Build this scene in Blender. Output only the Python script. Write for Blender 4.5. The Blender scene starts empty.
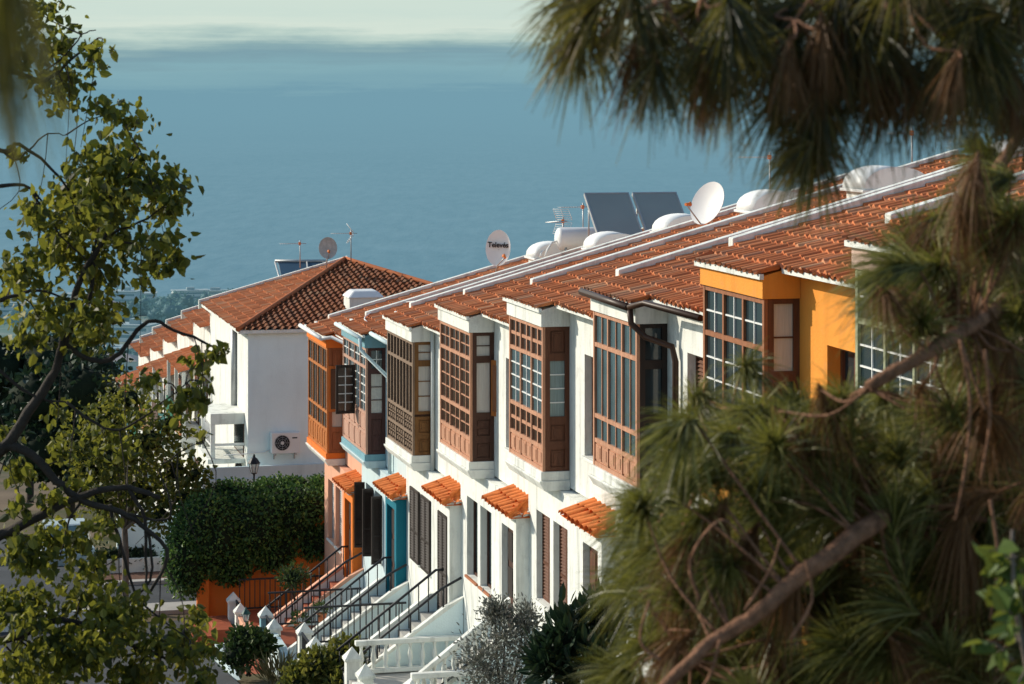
import bpy, math, random
import numpy as np
from mathutils import Vector, Matrix
random.seed(7); rng = np.random.default_rng(11)
S = bpy.context.scene; COL = S.collection
F = 1024*85/36; HY = 93.0
def at(px, py, Y): return Vector(((px-512)/F*Y, Y, (HY-py)/F*Y))
# ---- frame of the terrace: x along the row towards the viewer, y into the houses, z up
DX, DY = .2406, -.9706
P0 = Vector((-5.034, 65.8, 0)); ROT = math.atan2(DY, DX); PITCH = 5.8
def W(x, y, z): return Vector((P0.x+DX*x-DY*y, P0.y+DY*x+DX*y, z))

# ---------------------------------------------------------------- mesh builder
class MB:
    def __init__(s): s.v = []; s.f = []; s.sm = []
    def poly(s, pts, smooth=False):
        b = len(s.v); s.v += [tuple(p) for p in pts]; s.f.append(tuple(range(b, b+len(pts)))); s.sm.append(smooth)
    def box(s, x0, x1, y0, y1, z0, z1, T=None):
        c = [(x0,y0,z0),(x1,y0,z0),(x1,y1,z0),(x0,y1,z0),(x0,y0,z1),(x1,y0,z1),(x1,y1,z1),(x0,y1,z1)]
        s.hexa([T(*p) for p in c] if T else c); return s
    def hexa(s, c):
        b = len(s.v); s.v += [tuple(p) for p in c]
        for q in ((0,3,2,1),(4,5,6,7),(0,1,5,4),(1,2,6,5),(2,3,7,6),(3,0,4,7)):
            s.f.append(tuple(b+i for i in q)); s.sm.append(False)
    def prism(s, poly, x0, x1, T=lambda x, y, z: (x, y, z)):     # poly in (y,z), extruded along x
        n = len(poly); b = len(s.v)
        s.v += [tuple(T(x0, y, z)) for y, z in poly] + [tuple(T(x1, y, z)) for y, z in poly]
        s.f.append(tuple(b+i for i in range(n))[::-1]); s.sm.append(False)
        s.f.append(tuple(b+n+i for i in range(n))); s.sm.append(False)
        for i in range(n):
            j = (i+1) % n; s.f.append((b+i, b+j, b+n+j, b+n+i)); s.sm.append(False)
        return s
    def tube(s, pts, r, seg=6, cap=True):
        pts = [Vector(p) for p in pts]; n = len(pts)
        rs = r if isinstance(r, (list, tuple)) else [r]*n
        b = len(s.v); up = Vector((.31, .17, .93))
        for i, p in enumerate(pts):
            d = (pts[min(i+1, n-1)]-pts[max(i-1, 0)]).normalized()
            a = d.cross(up)
            if a.length < .05: a = d.cross(Vector((1, 0, .1)))
            a.normalize(); c = d.cross(a)
            for k in range(seg):
                t = 2*math.pi*k/seg; s.v.append(tuple(p+(a*math.cos(t)+c*math.sin(t))*rs[i]))
        for i in range(n-1):
            for k in range(seg):
                k2 = (k+1) % seg
                s.f.append((b+i*seg+k, b+i*seg+k2, b+(i+1)*seg+k2, b+(i+1)*seg+k)); s.sm.append(True)
        if cap:
            s.f.append(tuple(b+k for k in range(seg))[::-1]); s.sm.append(False)
            s.f.append(tuple(b+(n-1)*seg+k for k in range(seg))); s.sm.append(False)
        return s
    def lathe(s, prof, seg=16, T=lambda p: p, smooth=True):
        b = len(s.v)
        for r, z in prof:
            for k in range(seg):
                t = 2*math.pi*k/seg; s.v.append(tuple(T(Vector((r*math.cos(t), r*math.sin(t), z)))))
        for i in range(len(prof)-1):
            for k in range(seg):
                k2 = (k+1) % seg; s.f.append((b+i*seg+k, b+i*seg+k2, b+(i+1)*seg+k2, b+(i+1)*seg+k)); s.sm.append(smooth)
        return s
    def grid(s, P, smooth=True):                                  # P[i][j] points
        b = len(s.v); n = len(P); m = len(P[0])
        for row in P: s.v += [tuple(p) for p in row]
        for i in range(n-1):
            for j in range(m-1):
                s.f.append((b+i*m+j, b+i*m+j+1, b+(i+1)*m+j+1, b+(i+1)*m+j)); s.sm.append(smooth)
        return s
    def build(s, name, m, parent=None, bevel=0, loc=None):
        me = bpy.data.meshes.new(name); me.from_pydata(s.v, [], s.f); me.update()
        me.polygons.foreach_set('use_smooth', s.sm)
        return link(name, me, m, parent, bevel, loc)
def link(name, me, m, parent=None, bevel=0, loc=None):
    o = bpy.data.objects.new(name, me); COL.objects.link(o)
    if m: me.materials.append(m)
    if parent: o.parent = parent
    if loc is not None: o.location = loc
    if bevel:
        b = o.modifiers.new('Bevel', 'BEVEL'); b.width = bevel; b.segments = 2; b.limit_method = 'ANGLE'
    return o
def npmesh(name, V, Q, m, parent=None, smooth=False):            # V (n,3), Q (m,4) numpy
    me = bpy.data.meshes.new(name); n = len(V); k = len(Q)
    me.vertices.add(n); me.vertices.foreach_set('co', V.astype(np.float32).ravel())
    me.loops.add(k*4); me.loops.foreach_set('vertex_index', Q.astype(np.int32).ravel())
    me.polygons.add(k); me.polygons.foreach_set('loop_start', np.arange(0, k*4, 4, dtype=np.int32))
    me.polygons.foreach_set('use_smooth', np.full(k, smooth)); me.update(calc_edges=True)
    return link(name, me, m, parent)
def tag(o, label=None, cat=None, group=None, kind=None):
    if label: o['label'] = label
    if cat: o['category'] = cat
    if group: o['group'] = group
    if kind: o['kind'] = kind
    return o
def thing(name, label, cat, loc=(0,0,0), rotz=0, group=None):
    o = bpy.data.objects.new(name, None); COL.objects.link(o); o.location = loc; o.rotation_euler = (0,0,rotz)
    o.empty_display_size = .2
    return tag(o, label, cat, group)
def dup(root, loc, label, rotz=None):
    def rec(o, parent):
        c = o.copy(); COL.objects.link(c)
        if parent: c.parent = parent
        for ch in o.children: rec(ch, c)
        return c
    r = rec(root, None); r.location = loc; r['label'] = label
    if rotz is not None: r.rotation_euler = (0,0,rotz)
    return r

# ---------------------------------------------------------------- materials
def rgb(c): return (c[0], c[1], c[2], 1)
def sr(r, g, b):
    f = lambda c: (c/255/12.92 if c/255 <= .04045 else ((c/255+.055)/1.055)**2.4)
    return (f(r), f(g), f(b))
class NT:
    def __init__(s, tree): s.t = tree; s.n = tree.nodes; s.l = tree.links
    def new(s, kind, **kw):
        nd = s.n.new(kind)
        for k, v in kw.items():
            if k.startswith('i_'): nd.inputs[k[2:].replace('_', ' ')].default_value = v
            else: setattr(nd, k, v)
        return nd
    def math(s, op, a, b=None, clamp=False):
        nd = s.n.new('ShaderNodeMath'); nd.operation = op; nd.use_clamp = clamp
        for i, x in enumerate((a, b)):
            if x is None: continue
            if isinstance(x, (int, float)): nd.inputs[i].default_value = x
            else: s.l.new(x, nd.inputs[i])
        return nd.outputs[0]
    def mix(s, f, a, b, blend='MIX'):
        nd = s.n.new('ShaderNodeMix'); nd.data_type = 'RGBA'; nd.blend_type = blend
        for idx, x in ((0, f), (6, a), (7, b)):
            if isinstance(x, (int, float)): nd.inputs[idx].default_value = x
            elif isinstance(x, tuple): nd.inputs[idx].default_value = rgb(x)
            else: s.l.new(x, nd.inputs[idx])
        return nd.outputs[2]
    def noise(s, vec, scale, detail=4, rough=.55):
        nd = s.new('ShaderNodeTexNoise'); nd.inputs['Scale'].default_value = scale
        nd.inputs['Detail'].default_value = detail; nd.inputs['Roughness'].default_value = rough
        s.l.new(vec, nd.inputs['Vector']); return nd.outputs['Fac']
    def mapping(s, vec, scale, loc=(0,0,0)):
        nd = s.new('ShaderNodeMapping'); nd.inputs['Scale'].default_value = scale; nd.inputs['Location'].default_value = loc
        s.l.new(vec, nd.inputs['Vector']); return nd.outputs[0]
    def ramp(s, f, stops):
        nd = s.new('ShaderNodeValToRGB'); cr = nd.color_ramp
        while len(cr.elements) < len(stops): cr.elements.new(.5)
        for e, (p, c) in zip(cr.elements, stops): e.position = p; e.color = rgb(c)
        s.l.new(f, nd.inputs[0]); return nd.outputs[0]
def newmat(name):
    m = bpy.data.materials.new(name); m.use_nodes = True; t = NT(m.node_tree); t.n.clear()
    out = t.new('ShaderNodeOutputMaterial'); return m, t, out
def mul(c, k): return tuple(min(1, x*k) for x in c)
def M(name, col, rough=.75, var=.18, scale=1.5, bump=0, bscale=40, spec=.25, stain=0, grain=None, metal=0, dirt=(.27,.27,.25)):
    m, t, out = newmat(name)
    g = t.new('ShaderNodeNewGeometry'); pos = g.outputs['Position']
    if grain: pos2 = t.mapping(pos, grain)
    else: pos2 = pos
    n1 = t.noise(pos2, scale, 5)
    c = t.mix(t.math('MULTIPLY_ADD', n1, 1.6, True), mul(col, 1-var), mul(col, 1+var))
    t.n[-1].inputs[0]
    nd = [x for x in t.n if x.type == 'MATH'][-1]; nd.inputs[2].default_value = -.3
    if stain:
        st = t.noise(t.mapping(pos, (2.2, 2.2, .28)), 1.3, 6, .65)
        f = t.math('MULTIPLY', t.math('SUBTRACT', st, .5), stain*5, True)
        c = t.mix(t.math('MULTIPLY', f, .55), c, mul(dirt, 1.0), 'MULTIPLY')
        n3 = t.noise(pos, 5, 4)
        c = t.mix(t.math('MULTIPLY', t.math('SUBTRACT', n3, .55, True), stain*1.5, True), c, dirt)
    b = t.new('ShaderNodeBsdfPrincipled'); t.l.new(c, b.inputs['Base Color'])
    b.inputs['Roughness'].default_value = rough; b.inputs['Specular IOR Level'].default_value = spec; b.inputs['Metallic'].default_value = metal
    if bump:
        bp = t.new('ShaderNodeBump'); bp.inputs['Strength'].default_value = bump; bp.inputs['Distance'].default_value = .02
        t.l.new(t.noise(pos2, bscale, 4), bp.inputs['Height']); t.l.new(bp.outputs[0], b.inputs['Normal'])
    t.l.new(b.outputs[0], out.inputs[0]); return m
def stucco(name, col, stain=.35): return M(name, col, .88, .07, .8, .35, 28, .15, stain)
def wood(name, col): return M(name, col, .6, .35, 3.0, .3, 14, .3, 0, (6, 6, .6))
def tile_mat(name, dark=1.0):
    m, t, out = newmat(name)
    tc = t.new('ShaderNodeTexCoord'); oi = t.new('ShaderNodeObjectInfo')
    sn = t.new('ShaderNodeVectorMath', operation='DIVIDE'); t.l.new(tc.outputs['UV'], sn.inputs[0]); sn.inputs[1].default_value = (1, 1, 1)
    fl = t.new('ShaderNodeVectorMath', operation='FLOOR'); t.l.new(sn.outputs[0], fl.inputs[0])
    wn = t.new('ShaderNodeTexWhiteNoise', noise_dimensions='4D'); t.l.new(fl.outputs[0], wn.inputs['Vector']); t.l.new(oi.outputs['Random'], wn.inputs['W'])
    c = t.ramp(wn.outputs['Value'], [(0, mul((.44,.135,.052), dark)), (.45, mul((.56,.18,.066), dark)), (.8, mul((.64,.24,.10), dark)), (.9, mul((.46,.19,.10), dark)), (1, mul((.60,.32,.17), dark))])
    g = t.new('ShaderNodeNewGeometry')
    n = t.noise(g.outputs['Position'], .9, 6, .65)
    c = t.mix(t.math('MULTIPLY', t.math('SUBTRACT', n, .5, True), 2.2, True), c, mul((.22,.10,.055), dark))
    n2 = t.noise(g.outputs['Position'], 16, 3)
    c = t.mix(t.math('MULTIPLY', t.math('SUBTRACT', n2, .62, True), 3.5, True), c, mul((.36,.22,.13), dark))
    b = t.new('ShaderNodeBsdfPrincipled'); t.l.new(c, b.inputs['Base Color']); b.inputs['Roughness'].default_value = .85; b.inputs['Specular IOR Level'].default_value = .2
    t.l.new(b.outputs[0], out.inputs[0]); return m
def leaf_mat(name, cols, trans=.45, rough=.5):
    m, t, out = newmat(name)
    g = t.new('ShaderNodeNewGeometry')
    n = t.noise(g.outputs['Position'], 1.3, 2)
    f = t.math('ADD', t.math('MULTIPLY', g.outputs['Random Per Island'], .75), t.math('MULTIPLY', n, .3))
    k = len(cols); c = t.ramp(f, [(i/(k-1)*.9+.05, cols[i]) for i in range(k)])
    b = t.new('ShaderNodeBsdfPrincipled'); t.l.new(c, b.inputs['Base Color']); b.inputs['Roughness'].default_value = rough; b.inputs['Specular IOR Level'].default_value = .35
    tr = t.new('ShaderNodeBsdfTranslucent'); t.l.new(t.mix(.5, c, (.34,.33,.04), 'MIX') if trans > .3 else c, tr.inputs[0])
    mx = t.new('ShaderNodeMixShader'); mx.inputs[0].default_value = trans
    t.l.new(b.outputs[0], mx.inputs[1]); t.l.new(tr.outputs[0], mx.inputs[2]); t.l.new(mx.outputs[0], out.inputs[0]); return m
def glass_mat(name, col, rough=.06):
    m, t, out = newmat(name)
    g = t.new('ShaderNodeNewGeometry')
    n = t.noise(g.outputs['Position'], 2.2, 2); c = t.mix(n, mul(col, .5), mul(col, 1.5))
    b = t.new('ShaderNodeBsdfPrincipled'); t.l.new(c, b.inputs['Base Color']); b.inputs['Roughness'].default_value = rough
    b.inputs['Specular IOR Level'].default_value = .6
    bp = t.new('ShaderNodeBump'); bp.inputs['Strength'].default_value = .05; t.l.new(t.noise(g.outputs['Position'], 3, 2), bp.inputs['Height']); t.l.new(bp.outputs[0], b.inputs['Normal'])
    t.l.new(b.outputs[0], out.inputs[0]); return m
def far_mat(name, col, k=.5, haze=sr(112,150,160)):  # air haze blended into the base colour and added as a faint glow
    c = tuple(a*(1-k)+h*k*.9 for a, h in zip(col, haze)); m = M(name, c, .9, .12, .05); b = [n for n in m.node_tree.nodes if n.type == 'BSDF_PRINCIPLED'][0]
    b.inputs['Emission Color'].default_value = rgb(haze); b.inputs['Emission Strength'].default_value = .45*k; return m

WHITE = stucco('white_stucco', (.79,.80,.745), .9); WHITE2 = stucco('white_trim', (.77,.785,.73), .9); SHADE_GREY = stucco('shade_grey_stucco', (.78,.90,.90), .12)  # third stucco is white with the bluish grey of shade mixed in
SALMON = stucco('salmon_stucco', (.74,.40,.27)); ORANGE = stucco('orange_stucco', (.78,.21,.04)); PBLUE = stucco('pale_blue_stucco', (.56,.68,.70)); BLUE = stucco('blue_stucco', (.20,.38,.44))
TEAL = stucco('teal_paint', (.015,.16,.22), .1); YELL = stucco('yellow_stucco', (.80,.315,.055)); PINK = stucco('pink_stucco', (.72,.50,.42))
TILE = tile_mat('roof_tile'); TILE_SHADED = tile_mat('roof_tile_shaded', .34); TILE_C = M('canopy_tile', (.68,.19,.045), .8, .3, 7, .3, 30)  # second tile is a darkened copy, the hip end's shade in its colour
GLASS = glass_mat('window_glass', (.02,.035,.042)); GLASS_T = glass_mat('teal_glass', (.06,.11,.13)); GLASS_B = glass_mat('brown_glass', (.035,.02,.014), .2)
CURT = M('curtain', (.55,.53,.49), .9, .15, 6, .2, 10, .3, 0, (8,8,.4)); TEALC = M('teal_curtain', (.20,.27,.27), .5, .3, 6, .1, 8, .5, 0, (9,9,.4)); DARK = M('dark_interior', (.012,.011,.011), .9)
IRON = M('black_iron', (.022,.024,.028), .5, .2, 5, .1); IRONB = M('brown_metal', (.05,.025,.015), .45, .2, 5)
WPAINT = M('white_paint', (.78,.78,.75), .5, .06, 3); PLAST = M('white_fibreglass', (.78,.78,.76), .45, .08, 2); GREYM = M('grey_metal', (.42,.43,.43), .45, .15, 4, metal=.4)
ORPL = M('orange_plastic', (.7,.2,.05), .5, .1); CONC = M('concrete', (.42,.41,.38), .9, .2, 1.2, .3, 20, .2, .4); REDT = M('red_floor_tile', (.36,.10,.05), .6, .25, 2.5, .1, 20)
ASPH = M('asphalt', (.055,.06,.066), .9, .25, 1.2, .4, 60); BARK = M('bark', (.045,.036,.03), .9, .45, 8, .8, 25); PBARK = M('pine_bark', (.26,.13,.075), .9, .75, 22, 1.0, 60)
BARKL = M('pale_bark', (.16,.13,.11), .9, .4, 8, .6, 25); TERRA = M('terracotta', (.40,.15,.07), .8, .2, 4, .2); SOIL = M('soil', (.12,.06,.04), .95, .4, 3, .4, 20)

# ---------------------------------------------------------------- camera, light, sky
cam = bpy.data.cameras.new('camera'); co = bpy.data.objects.new('camera', cam); COL.objects.link(co); S.camera = co
cam.lens = 85; cam.sensor_width = 36; co.rotation_euler = (math.pi/2, 0, 0); cam.shift_y = (HY-342)/1024
cam.clip_start = .1; cam.clip_end = 90000
cam.dof.use_dof = True; cam.dof.focus_distance = 44; cam.dof.aperture_fstop = 5.0
SUN = Vector((-.90*.9, .42*.9, .44)).normalized()
sl = bpy.data.lights.new('sun', 'SUN'); sl.energy = 4.5; sl.angle = math.radians(.5); sl.color = (1, .90, .75)
so = bpy.data.objects.new('sun', sl); COL.objects.link(so); so.rotation_euler = SUN.to_track_quat('Z', 'Y').to_euler(); so.location = (-20, 20, 30)
wd = bpy.data.worlds.new('World'); S.world = wd; wd.use_nodes = True; t = NT(wd.node_tree); t.n.clear()
wo = t.new('ShaderNodeOutputWorld'); sky = t.new('ShaderNodeTexSky', sky_type='NISHITA'); sky.sun_disc = False
sky.sun_elevation = math.asin(SUN.z); sky.sun_rotation = math.atan2(SUN.x, SUN.y); sky.altitude = 200; sky.dust_density = 1.5
bg1 = t.new('ShaderNodeBackground'); t.l.new(t.mix(1.0, sky.outputs[0], (.86,1.02,1.06), 'MULTIPLY'), bg1.inputs[0]); bg1.inputs[1].default_value = .15
tc = t.new('ShaderNodeTexCoord'); sx = t.new('ShaderNodeSeparateXYZ'); t.l.new(tc.outputs['Generated'], sx.inputs[0])
e = sx.outputs['Z']
nz = t.noise(t.mapping(tc.outputs['Generated'], (9, 9, 60)), 1.6, 6, .6); nz2 = t.noise(t.mapping(tc.outputs['Generated'], (3, 3, 160), (3,1,2)), 3, 4, .5)
e2 = t.math('ADD', e, t.math('MULTIPLY', t.math('SUBTRACT', nz, .5), .017))
e2 = t.math('ADD', e2, t.math('MULTIPLY', t.math('SUBTRACT', nz2, .5), .008))
hz = t.ramp(t.math('DIVIDE', e2, .045, True), [(0, sr(116,158,174)), (.05, sr(124,165,178)), (.22, sr(132,172,182)), (.34, sr(126,161,172)), (.42, sr(142,174,178)), (.52, sr(186,208,200)), (.60, sr(212,226,214)), (.75, sr(204,222,212)), (1, sr(208,224,213))])
bg2 = t.new('ShaderNodeBackground'); t.l.new(hz, bg2.inputs[0]); bg2.inputs[1].default_value = 1.0
mr = t.new('ShaderNodeMapRange', interpolation_type='SMOOTHSTEP'); t.l.new(e, mr.inputs[0]); mr.inputs[1].default_value = .06; mr.inputs[2].default_value = .36
mxs = t.new('ShaderNodeMixShader'); t.l.new(mr.outputs[0], mxs.inputs[0]); t.l.new(bg2.outputs[0], mxs.inputs[1]); t.l.new(bg1.outputs[0], mxs.inputs[2]); t.l.new(mxs.outputs[0], wo.inputs[0])
S.view_settings.view_transform = 'Standard'; S.view_settings.look = 'None'; S.view_settings.exposure = 0; S.view_settings.gamma = 1

# ---------------------------------------------------------------- setting: ground, roads, sea
TP = [(-75,-5.8), (-60,-7.66), (0,-14.9), (14,-15.3), (60,-22.4), (430,-62), (930,-103), (2270,-199), (2310,-204)]
def gz(tt):
    for (a, za), (b, zb) in zip(TP, TP[1:]):
        if tt <= b: return za+(zb-za)*(tt-a)/(b-a)
    return TP[-1][1]
def G(tt, v, dz=0): return W(-tt, v, gz(tt)+dz)
ts = [-75,-60,-50,-40,-30,-20,-10,0,4,9,14,22,30,40,50,60,90,140,200,300,430,560,700,930,1200,1500,1800,2100,2270,2310]
vs = [-1500,-1000,-700,-500,-350,-250,-160,-100,-60,-40,-25,-15,-9,-4,0,5,15,30,60,100,160,250,350,500,700,1000,1500]
def hill(tt, v):
    if tt < 80: return 0
    return (math.sin(v*.011+tt*.006)+math.sin(v*.023-tt*.011))*min(4, (tt-80)*.012)*(1 if tt < 2200 else .1)
g = MB(); g.grid([[G(a, v*(1 if a < 300 else 1.2), hill(a, v)) for v in vs] for a in ts])
m, t, out = newmat('dry_ground'); gg = t.new('ShaderNodeNewGeometry'); pos = gg.outputs['Position']
c = t.ramp(t.noise(pos, .045, 8, .62), [(.3, (.035,.05,.02)), (.46, (.075,.075,.035)), (.56, (.15,.11,.075)), (.72, (.20,.15,.10))])
sp = t.new('ShaderNodeSeparateXYZ'); t.l.new(pos, sp.inputs[0])
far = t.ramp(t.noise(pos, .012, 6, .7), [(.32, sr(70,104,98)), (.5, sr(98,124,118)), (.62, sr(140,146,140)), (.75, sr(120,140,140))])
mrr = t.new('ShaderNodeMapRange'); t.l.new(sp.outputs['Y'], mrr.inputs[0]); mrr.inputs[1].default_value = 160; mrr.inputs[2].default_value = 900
c = t.mix(mrr.outputs[0], c, far)  # distant ground takes on painted haze tones
b = t.new('ShaderNodeBsdfPrincipled'); t.l.new(c, b.inputs['Base Color']); b.inputs['Roughness'].default_value = .95; b.inputs['Specular IOR Level'].default_value = .1
bp = t.new('ShaderNodeBump'); bp.inputs['Strength'].default_value = .5; bp.inputs['Distance'].default_value = .05; t.l.new(t.noise(pos, 6, 5), bp.inputs['Height']); t.l.new(bp.outputs[0], b.inputs['Normal'])
t.l.new(b.outputs[0], out.inputs[0])
tag(g.build('ground', m), kind='structure')
def strip(name, t0, t1, v0, v1, dz, m, kind='structure'):
    tt = sorted({t0, t1, *[x for x in ts if t0 < x < t1]})
    s = MB().grid([[G(a, v, dz) for v in (v0, v1)] for a in tt], False); return tag(s.build(name, m), kind=kind)
strip('road', -60, 6.3, -10.5, -5.2, .008, ASPH); strip('road', 6.3, 10.1, -60, 3.5, .008, ASPH); strip('road', 10.1, 60, -10.5, -5.2, .008, ASPH)
PAVE = M('paving', (.40,.38,.35), .9, .15, 2, .2, 20)
def kerbstrip(t0, t1, v0, v1, h, m):
    tt = sorted({t0, t1, *[x for x in ts if t0 < x < t1]}); s = MB()
    for a, b_ in zip(tt, tt[1:]): s.hexa([G(a,v0,-.1), G(b_,v0,-.1), G(b_,v1,-.1), G(a,v1,-.1), G(a,v0,h), G(b_,v0,h), G(b_,v1,h), G(a,v1,h)])
    return tag(s.build('pavement', m, bevel=.01), kind='structure')
kerbstrip(-40, 3.4, -5.2, -3.6, .12, M('dark_paving', (.06,.065,.07), .9, .2, 2, .2, 20)); kerbstrip(5.0, 6.3, -60, -10.5, .12, PAVE); kerbstrip(5.0, 6.3, -5.2, 3.4, .12, PAVE); kerbstrip(10.1, 10.5, -60, -10.5, .12, PAVE); kerbstrip(10.1, 10.5, -5.2, 3.4, .12, PAVE)
strip('planting_bed', 10.5, 12.4, -5.2, 3.4, .02, SOIL); strip('planting_bed', 10.5, 12.4, -40, -10.5, .02, SOIL)
# sea
s = MB(); xs = [-40000,-9000,-2500,0,2500,9000,40000]; ys = [1500,2300,3000,4500,7000,12000,25000,45000,80000]
s.grid([[(x*(1 if y < 30000 else 2), y, -200) for x in xs] for y in ys])
m, t, out = newmat('sea_water'); gg = t.new('ShaderNodeNewGeometry'); pos = gg.outputs['Position']
sp = t.new('ShaderNodeSeparateXYZ'); t.l.new(pos, sp.inputs[0]); yy = sp.outputs['Y']
b = t.new('ShaderNodeBsdfPrincipled'); b.inputs['Base Color'].default_value = (.012,.045,.065,1); b.inputs['Roughness'].default_value = .35; b.inputs['IOR'].default_value = 1.33; b.inputs['Specular IOR Level'].default_value = .22
w = t.noise(t.mapping(pos, (.012, .004, 1)), 1.0, 8, .7); w2 = t.noise(t.mapping(pos, (.0016, .0006, 1)), 1.0, 5, .6); w = t.math('MULTIPLY_ADD', w, 2.2, True); t.n[-1].inputs[2].default_value = -.6
w3 = t.noise(t.mapping(pos, (.045, .0075, 1)), 1.0, 3, .7); w = t.math('ADD', t.math('MULTIPLY', w, .45), t.math('MULTIPLY', t.math('MULTIPLY', t.math('SUBTRACT', w3, .32), 2.8, True), .55))
dif = t.new('ShaderNodeBsdfDiffuse'); t.l.new(t.mix(t.math('ADD', t.math('MULTIPLY', w, .55), t.math('MULTIPLY', w2, .45)), (.03,.19,.28), (.34,.56,.66)), dif.inputs[0])
bp = t.new('ShaderNodeBump'); bp.inputs['Strength'].default_value = .6; bp.inputs['Distance'].default_value = 6; t.l.new(w, bp.inputs['Height']); t.l.new(bp.outputs[0], b.inputs['Normal'])
mx0 = t.new('ShaderNodeMixShader'); mx0.inputs[0].default_value = .45; t.l.new(b.outputs[0], mx0.inputs[1]); t.l.new(dif.outputs[0], mx0.inputs[2])
em = t.new('ShaderNodeEmission'); em.inputs[0].default_value = rgb(sr(116,158,174)); em.inputs[1].default_value = 1  # glow in the haze colour, painted over the water more with distance
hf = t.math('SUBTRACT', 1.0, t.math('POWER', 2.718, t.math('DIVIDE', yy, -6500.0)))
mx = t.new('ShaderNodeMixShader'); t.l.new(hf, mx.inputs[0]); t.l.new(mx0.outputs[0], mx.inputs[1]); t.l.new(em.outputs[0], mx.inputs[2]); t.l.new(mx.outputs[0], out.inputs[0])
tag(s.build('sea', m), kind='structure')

# ---------------------------------------------------------------- roofs of barrel tiles
def tile_roof(name, m, parent, T, c0, c1, y0, ylim, course=.33, per=.22, amp=.038, lift=.03, seg=8, ystart=None):
    """corrugated courses: c across, y up the slope; T(c,y,h)->point; UV counts tiles"""
    nc = max(1, round((c1-c0)/per)); per = (c1-c0)/nc; cs = [c0+per*i/seg for i in range(nc*seg+1)]
    ymax = max(ylim(c) for c in cs); ny = int(math.ceil((ymax-y0)/course))
    V = []; UV = []; rows = []
    jit = rng.uniform(-.011, .011, (ny+1, nc+1)); jy = rng.uniform(-.024, .024, (ny+1, nc+1))
    for j in range(ny):
        for e_ in (0, 1):
            row = []
            for i, c in enumerate(cs):
                k = min(i//seg, nc-1); yl = ylim(c); y = y0+course*(j+e_*1.0)+(jy[j, k] if e_ == 0 else jy[min(j+1, ny), k])
                if ystart: y = max(y, ystart(c))
                y = min(y, yl)
                ph = (i % seg)/seg; pr = math.sin(2*math.pi*ph)
                h = amp*(pr if pr > 0 else pr*.6) + (lift if e_ == 0 else 0) + jit[j, k]
                row.append(len(V)); V.append(tuple(T(c, y, h))); UV.append((k+.5+.45*(ph-.5), j+.3+.4*e_))
            rows.append(row)
    Fc = []; skip = set()
    for a in range(len(rows)-1):
        for i in range(len(cs)-1):
            q = (rows[a][i], rows[a][i+1], rows[a+1][i+1], rows[a+1][i])
            if (Vector(V[q[0]])-Vector(V[q[3]])).length < 1e-4 and (Vector(V[q[1]])-Vector(V[q[2]])).length < 1e-4: continue
            Fc.append(q)
    me = bpy.data.meshes.new(name); me.from_pydata(V, [], Fc); me.update()
    uv = me.uv_layers.new(name='UVMap'); vi = np.empty(len(me.loops), np.int32); me.loops.foreach_get('vertex_index', vi)
    uv.data.foreach_set('uv', np.array(UV, np.float32)[vi].ravel())
    me.polygons.foreach_set('use_smooth', [False]*len(Fc))
    return link(name, me, m, parent)

# ---------------------------------------------------------------- wooden lattice faces
def lattice(Fr, Gl, Mu, T, Wd, H, bands, st=.075, d=.05, mt=.022, alt=None):
    """bands from bottom: (z0,z1,kind,groups,cols,rows) as fractions of H; T(a,o,z)"""
    Fr.box(0, st, 0, d, 0, H, T); Fr.box(Wd-st, Wd, 0, d, 0, H, T)
    rt = .07
    for bi, (f0, f1, kind, gr, nc, nr) in enumerate(bands):
        z0, z1 = f0*H, f1*H; top = bi == len(bands)-1
        Fr.box(st, Wd-st, 0, d-.006, z0, z0+rt, T)
        if top: Fr.box(st, Wd-st, 0, d-.006, z1-rt, z1, T)
        a, bz, tz = st, z0+rt, z1-(rt if top else 0)
        gs = .06; gw = (Wd-2*st-gs*(gr-1))/gr
        for gi in range(gr):
            g0 = st+gi*(gw+gs); g1 = g0+gw
            if gi < gr-1: Fr.box(g1, g1+gs, 0, d-.003, bz, tz, T)
            if kind == 'panel':
                Fr.box(g0, g1, 0, .018, bz, tz, T)
                cw = (g1-g0)/nc; rh = (tz-bz)/nr
                for i in range(nc):
                    for j in range(nr):
                        x0, x1, y0, y1 = g0+i*cw+.03, g0+(i+1)*cw-.03, bz+j*rh+.03, bz+(j+1)*rh-.03
                        Fr.box(x0, x1, .018, .034, y0, y1, T)
                        if x1-x0 > .14 and y1-y0 > .14: Fr.box(x0+.04, x1-.04, .034, .044, y0+.04, y1-.04, T)
            else:
                Mu_ = Mu
                if kind == 'bpane': Mu_, mt_, Gl_ = alt[1], .06, alt[0]
                else: mt_, Gl_ = mt, Gl
                Gl_.box(g0, g1, -.002, .008, bz, tz, T)
                cw = (g1-g0)/nc; rh = (tz-bz)/nr; md = .03
                for i in range(1, nc): Mu_.box(g0+i*cw-mt_/2, g0+i*cw+mt_/2, .008, md, bz, tz, T)
                for j in range(1, nr):
                    for i in range(nc):
                        Mu_.box(g0+i*cw+(mt_/2 if i else 0), g0+(i+1)*cw-(mt_/2 if i < nc-1 else 0), .008, md-.004, bz+j*rh-mt_/2, bz+j*rh+mt_/2, T)
                if kind == 'carved':
                    for i in range(nc):
                        for j in range(nr):
                            cx, cz = g0+(i+.5)*cw, bz+(j+.5)*rh; w2 = cw*.2; h2 = rh*.2
                            Fr.box(cx-w2, cx+w2, .008, .03, cz-h2, cz+h2, T)

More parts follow.
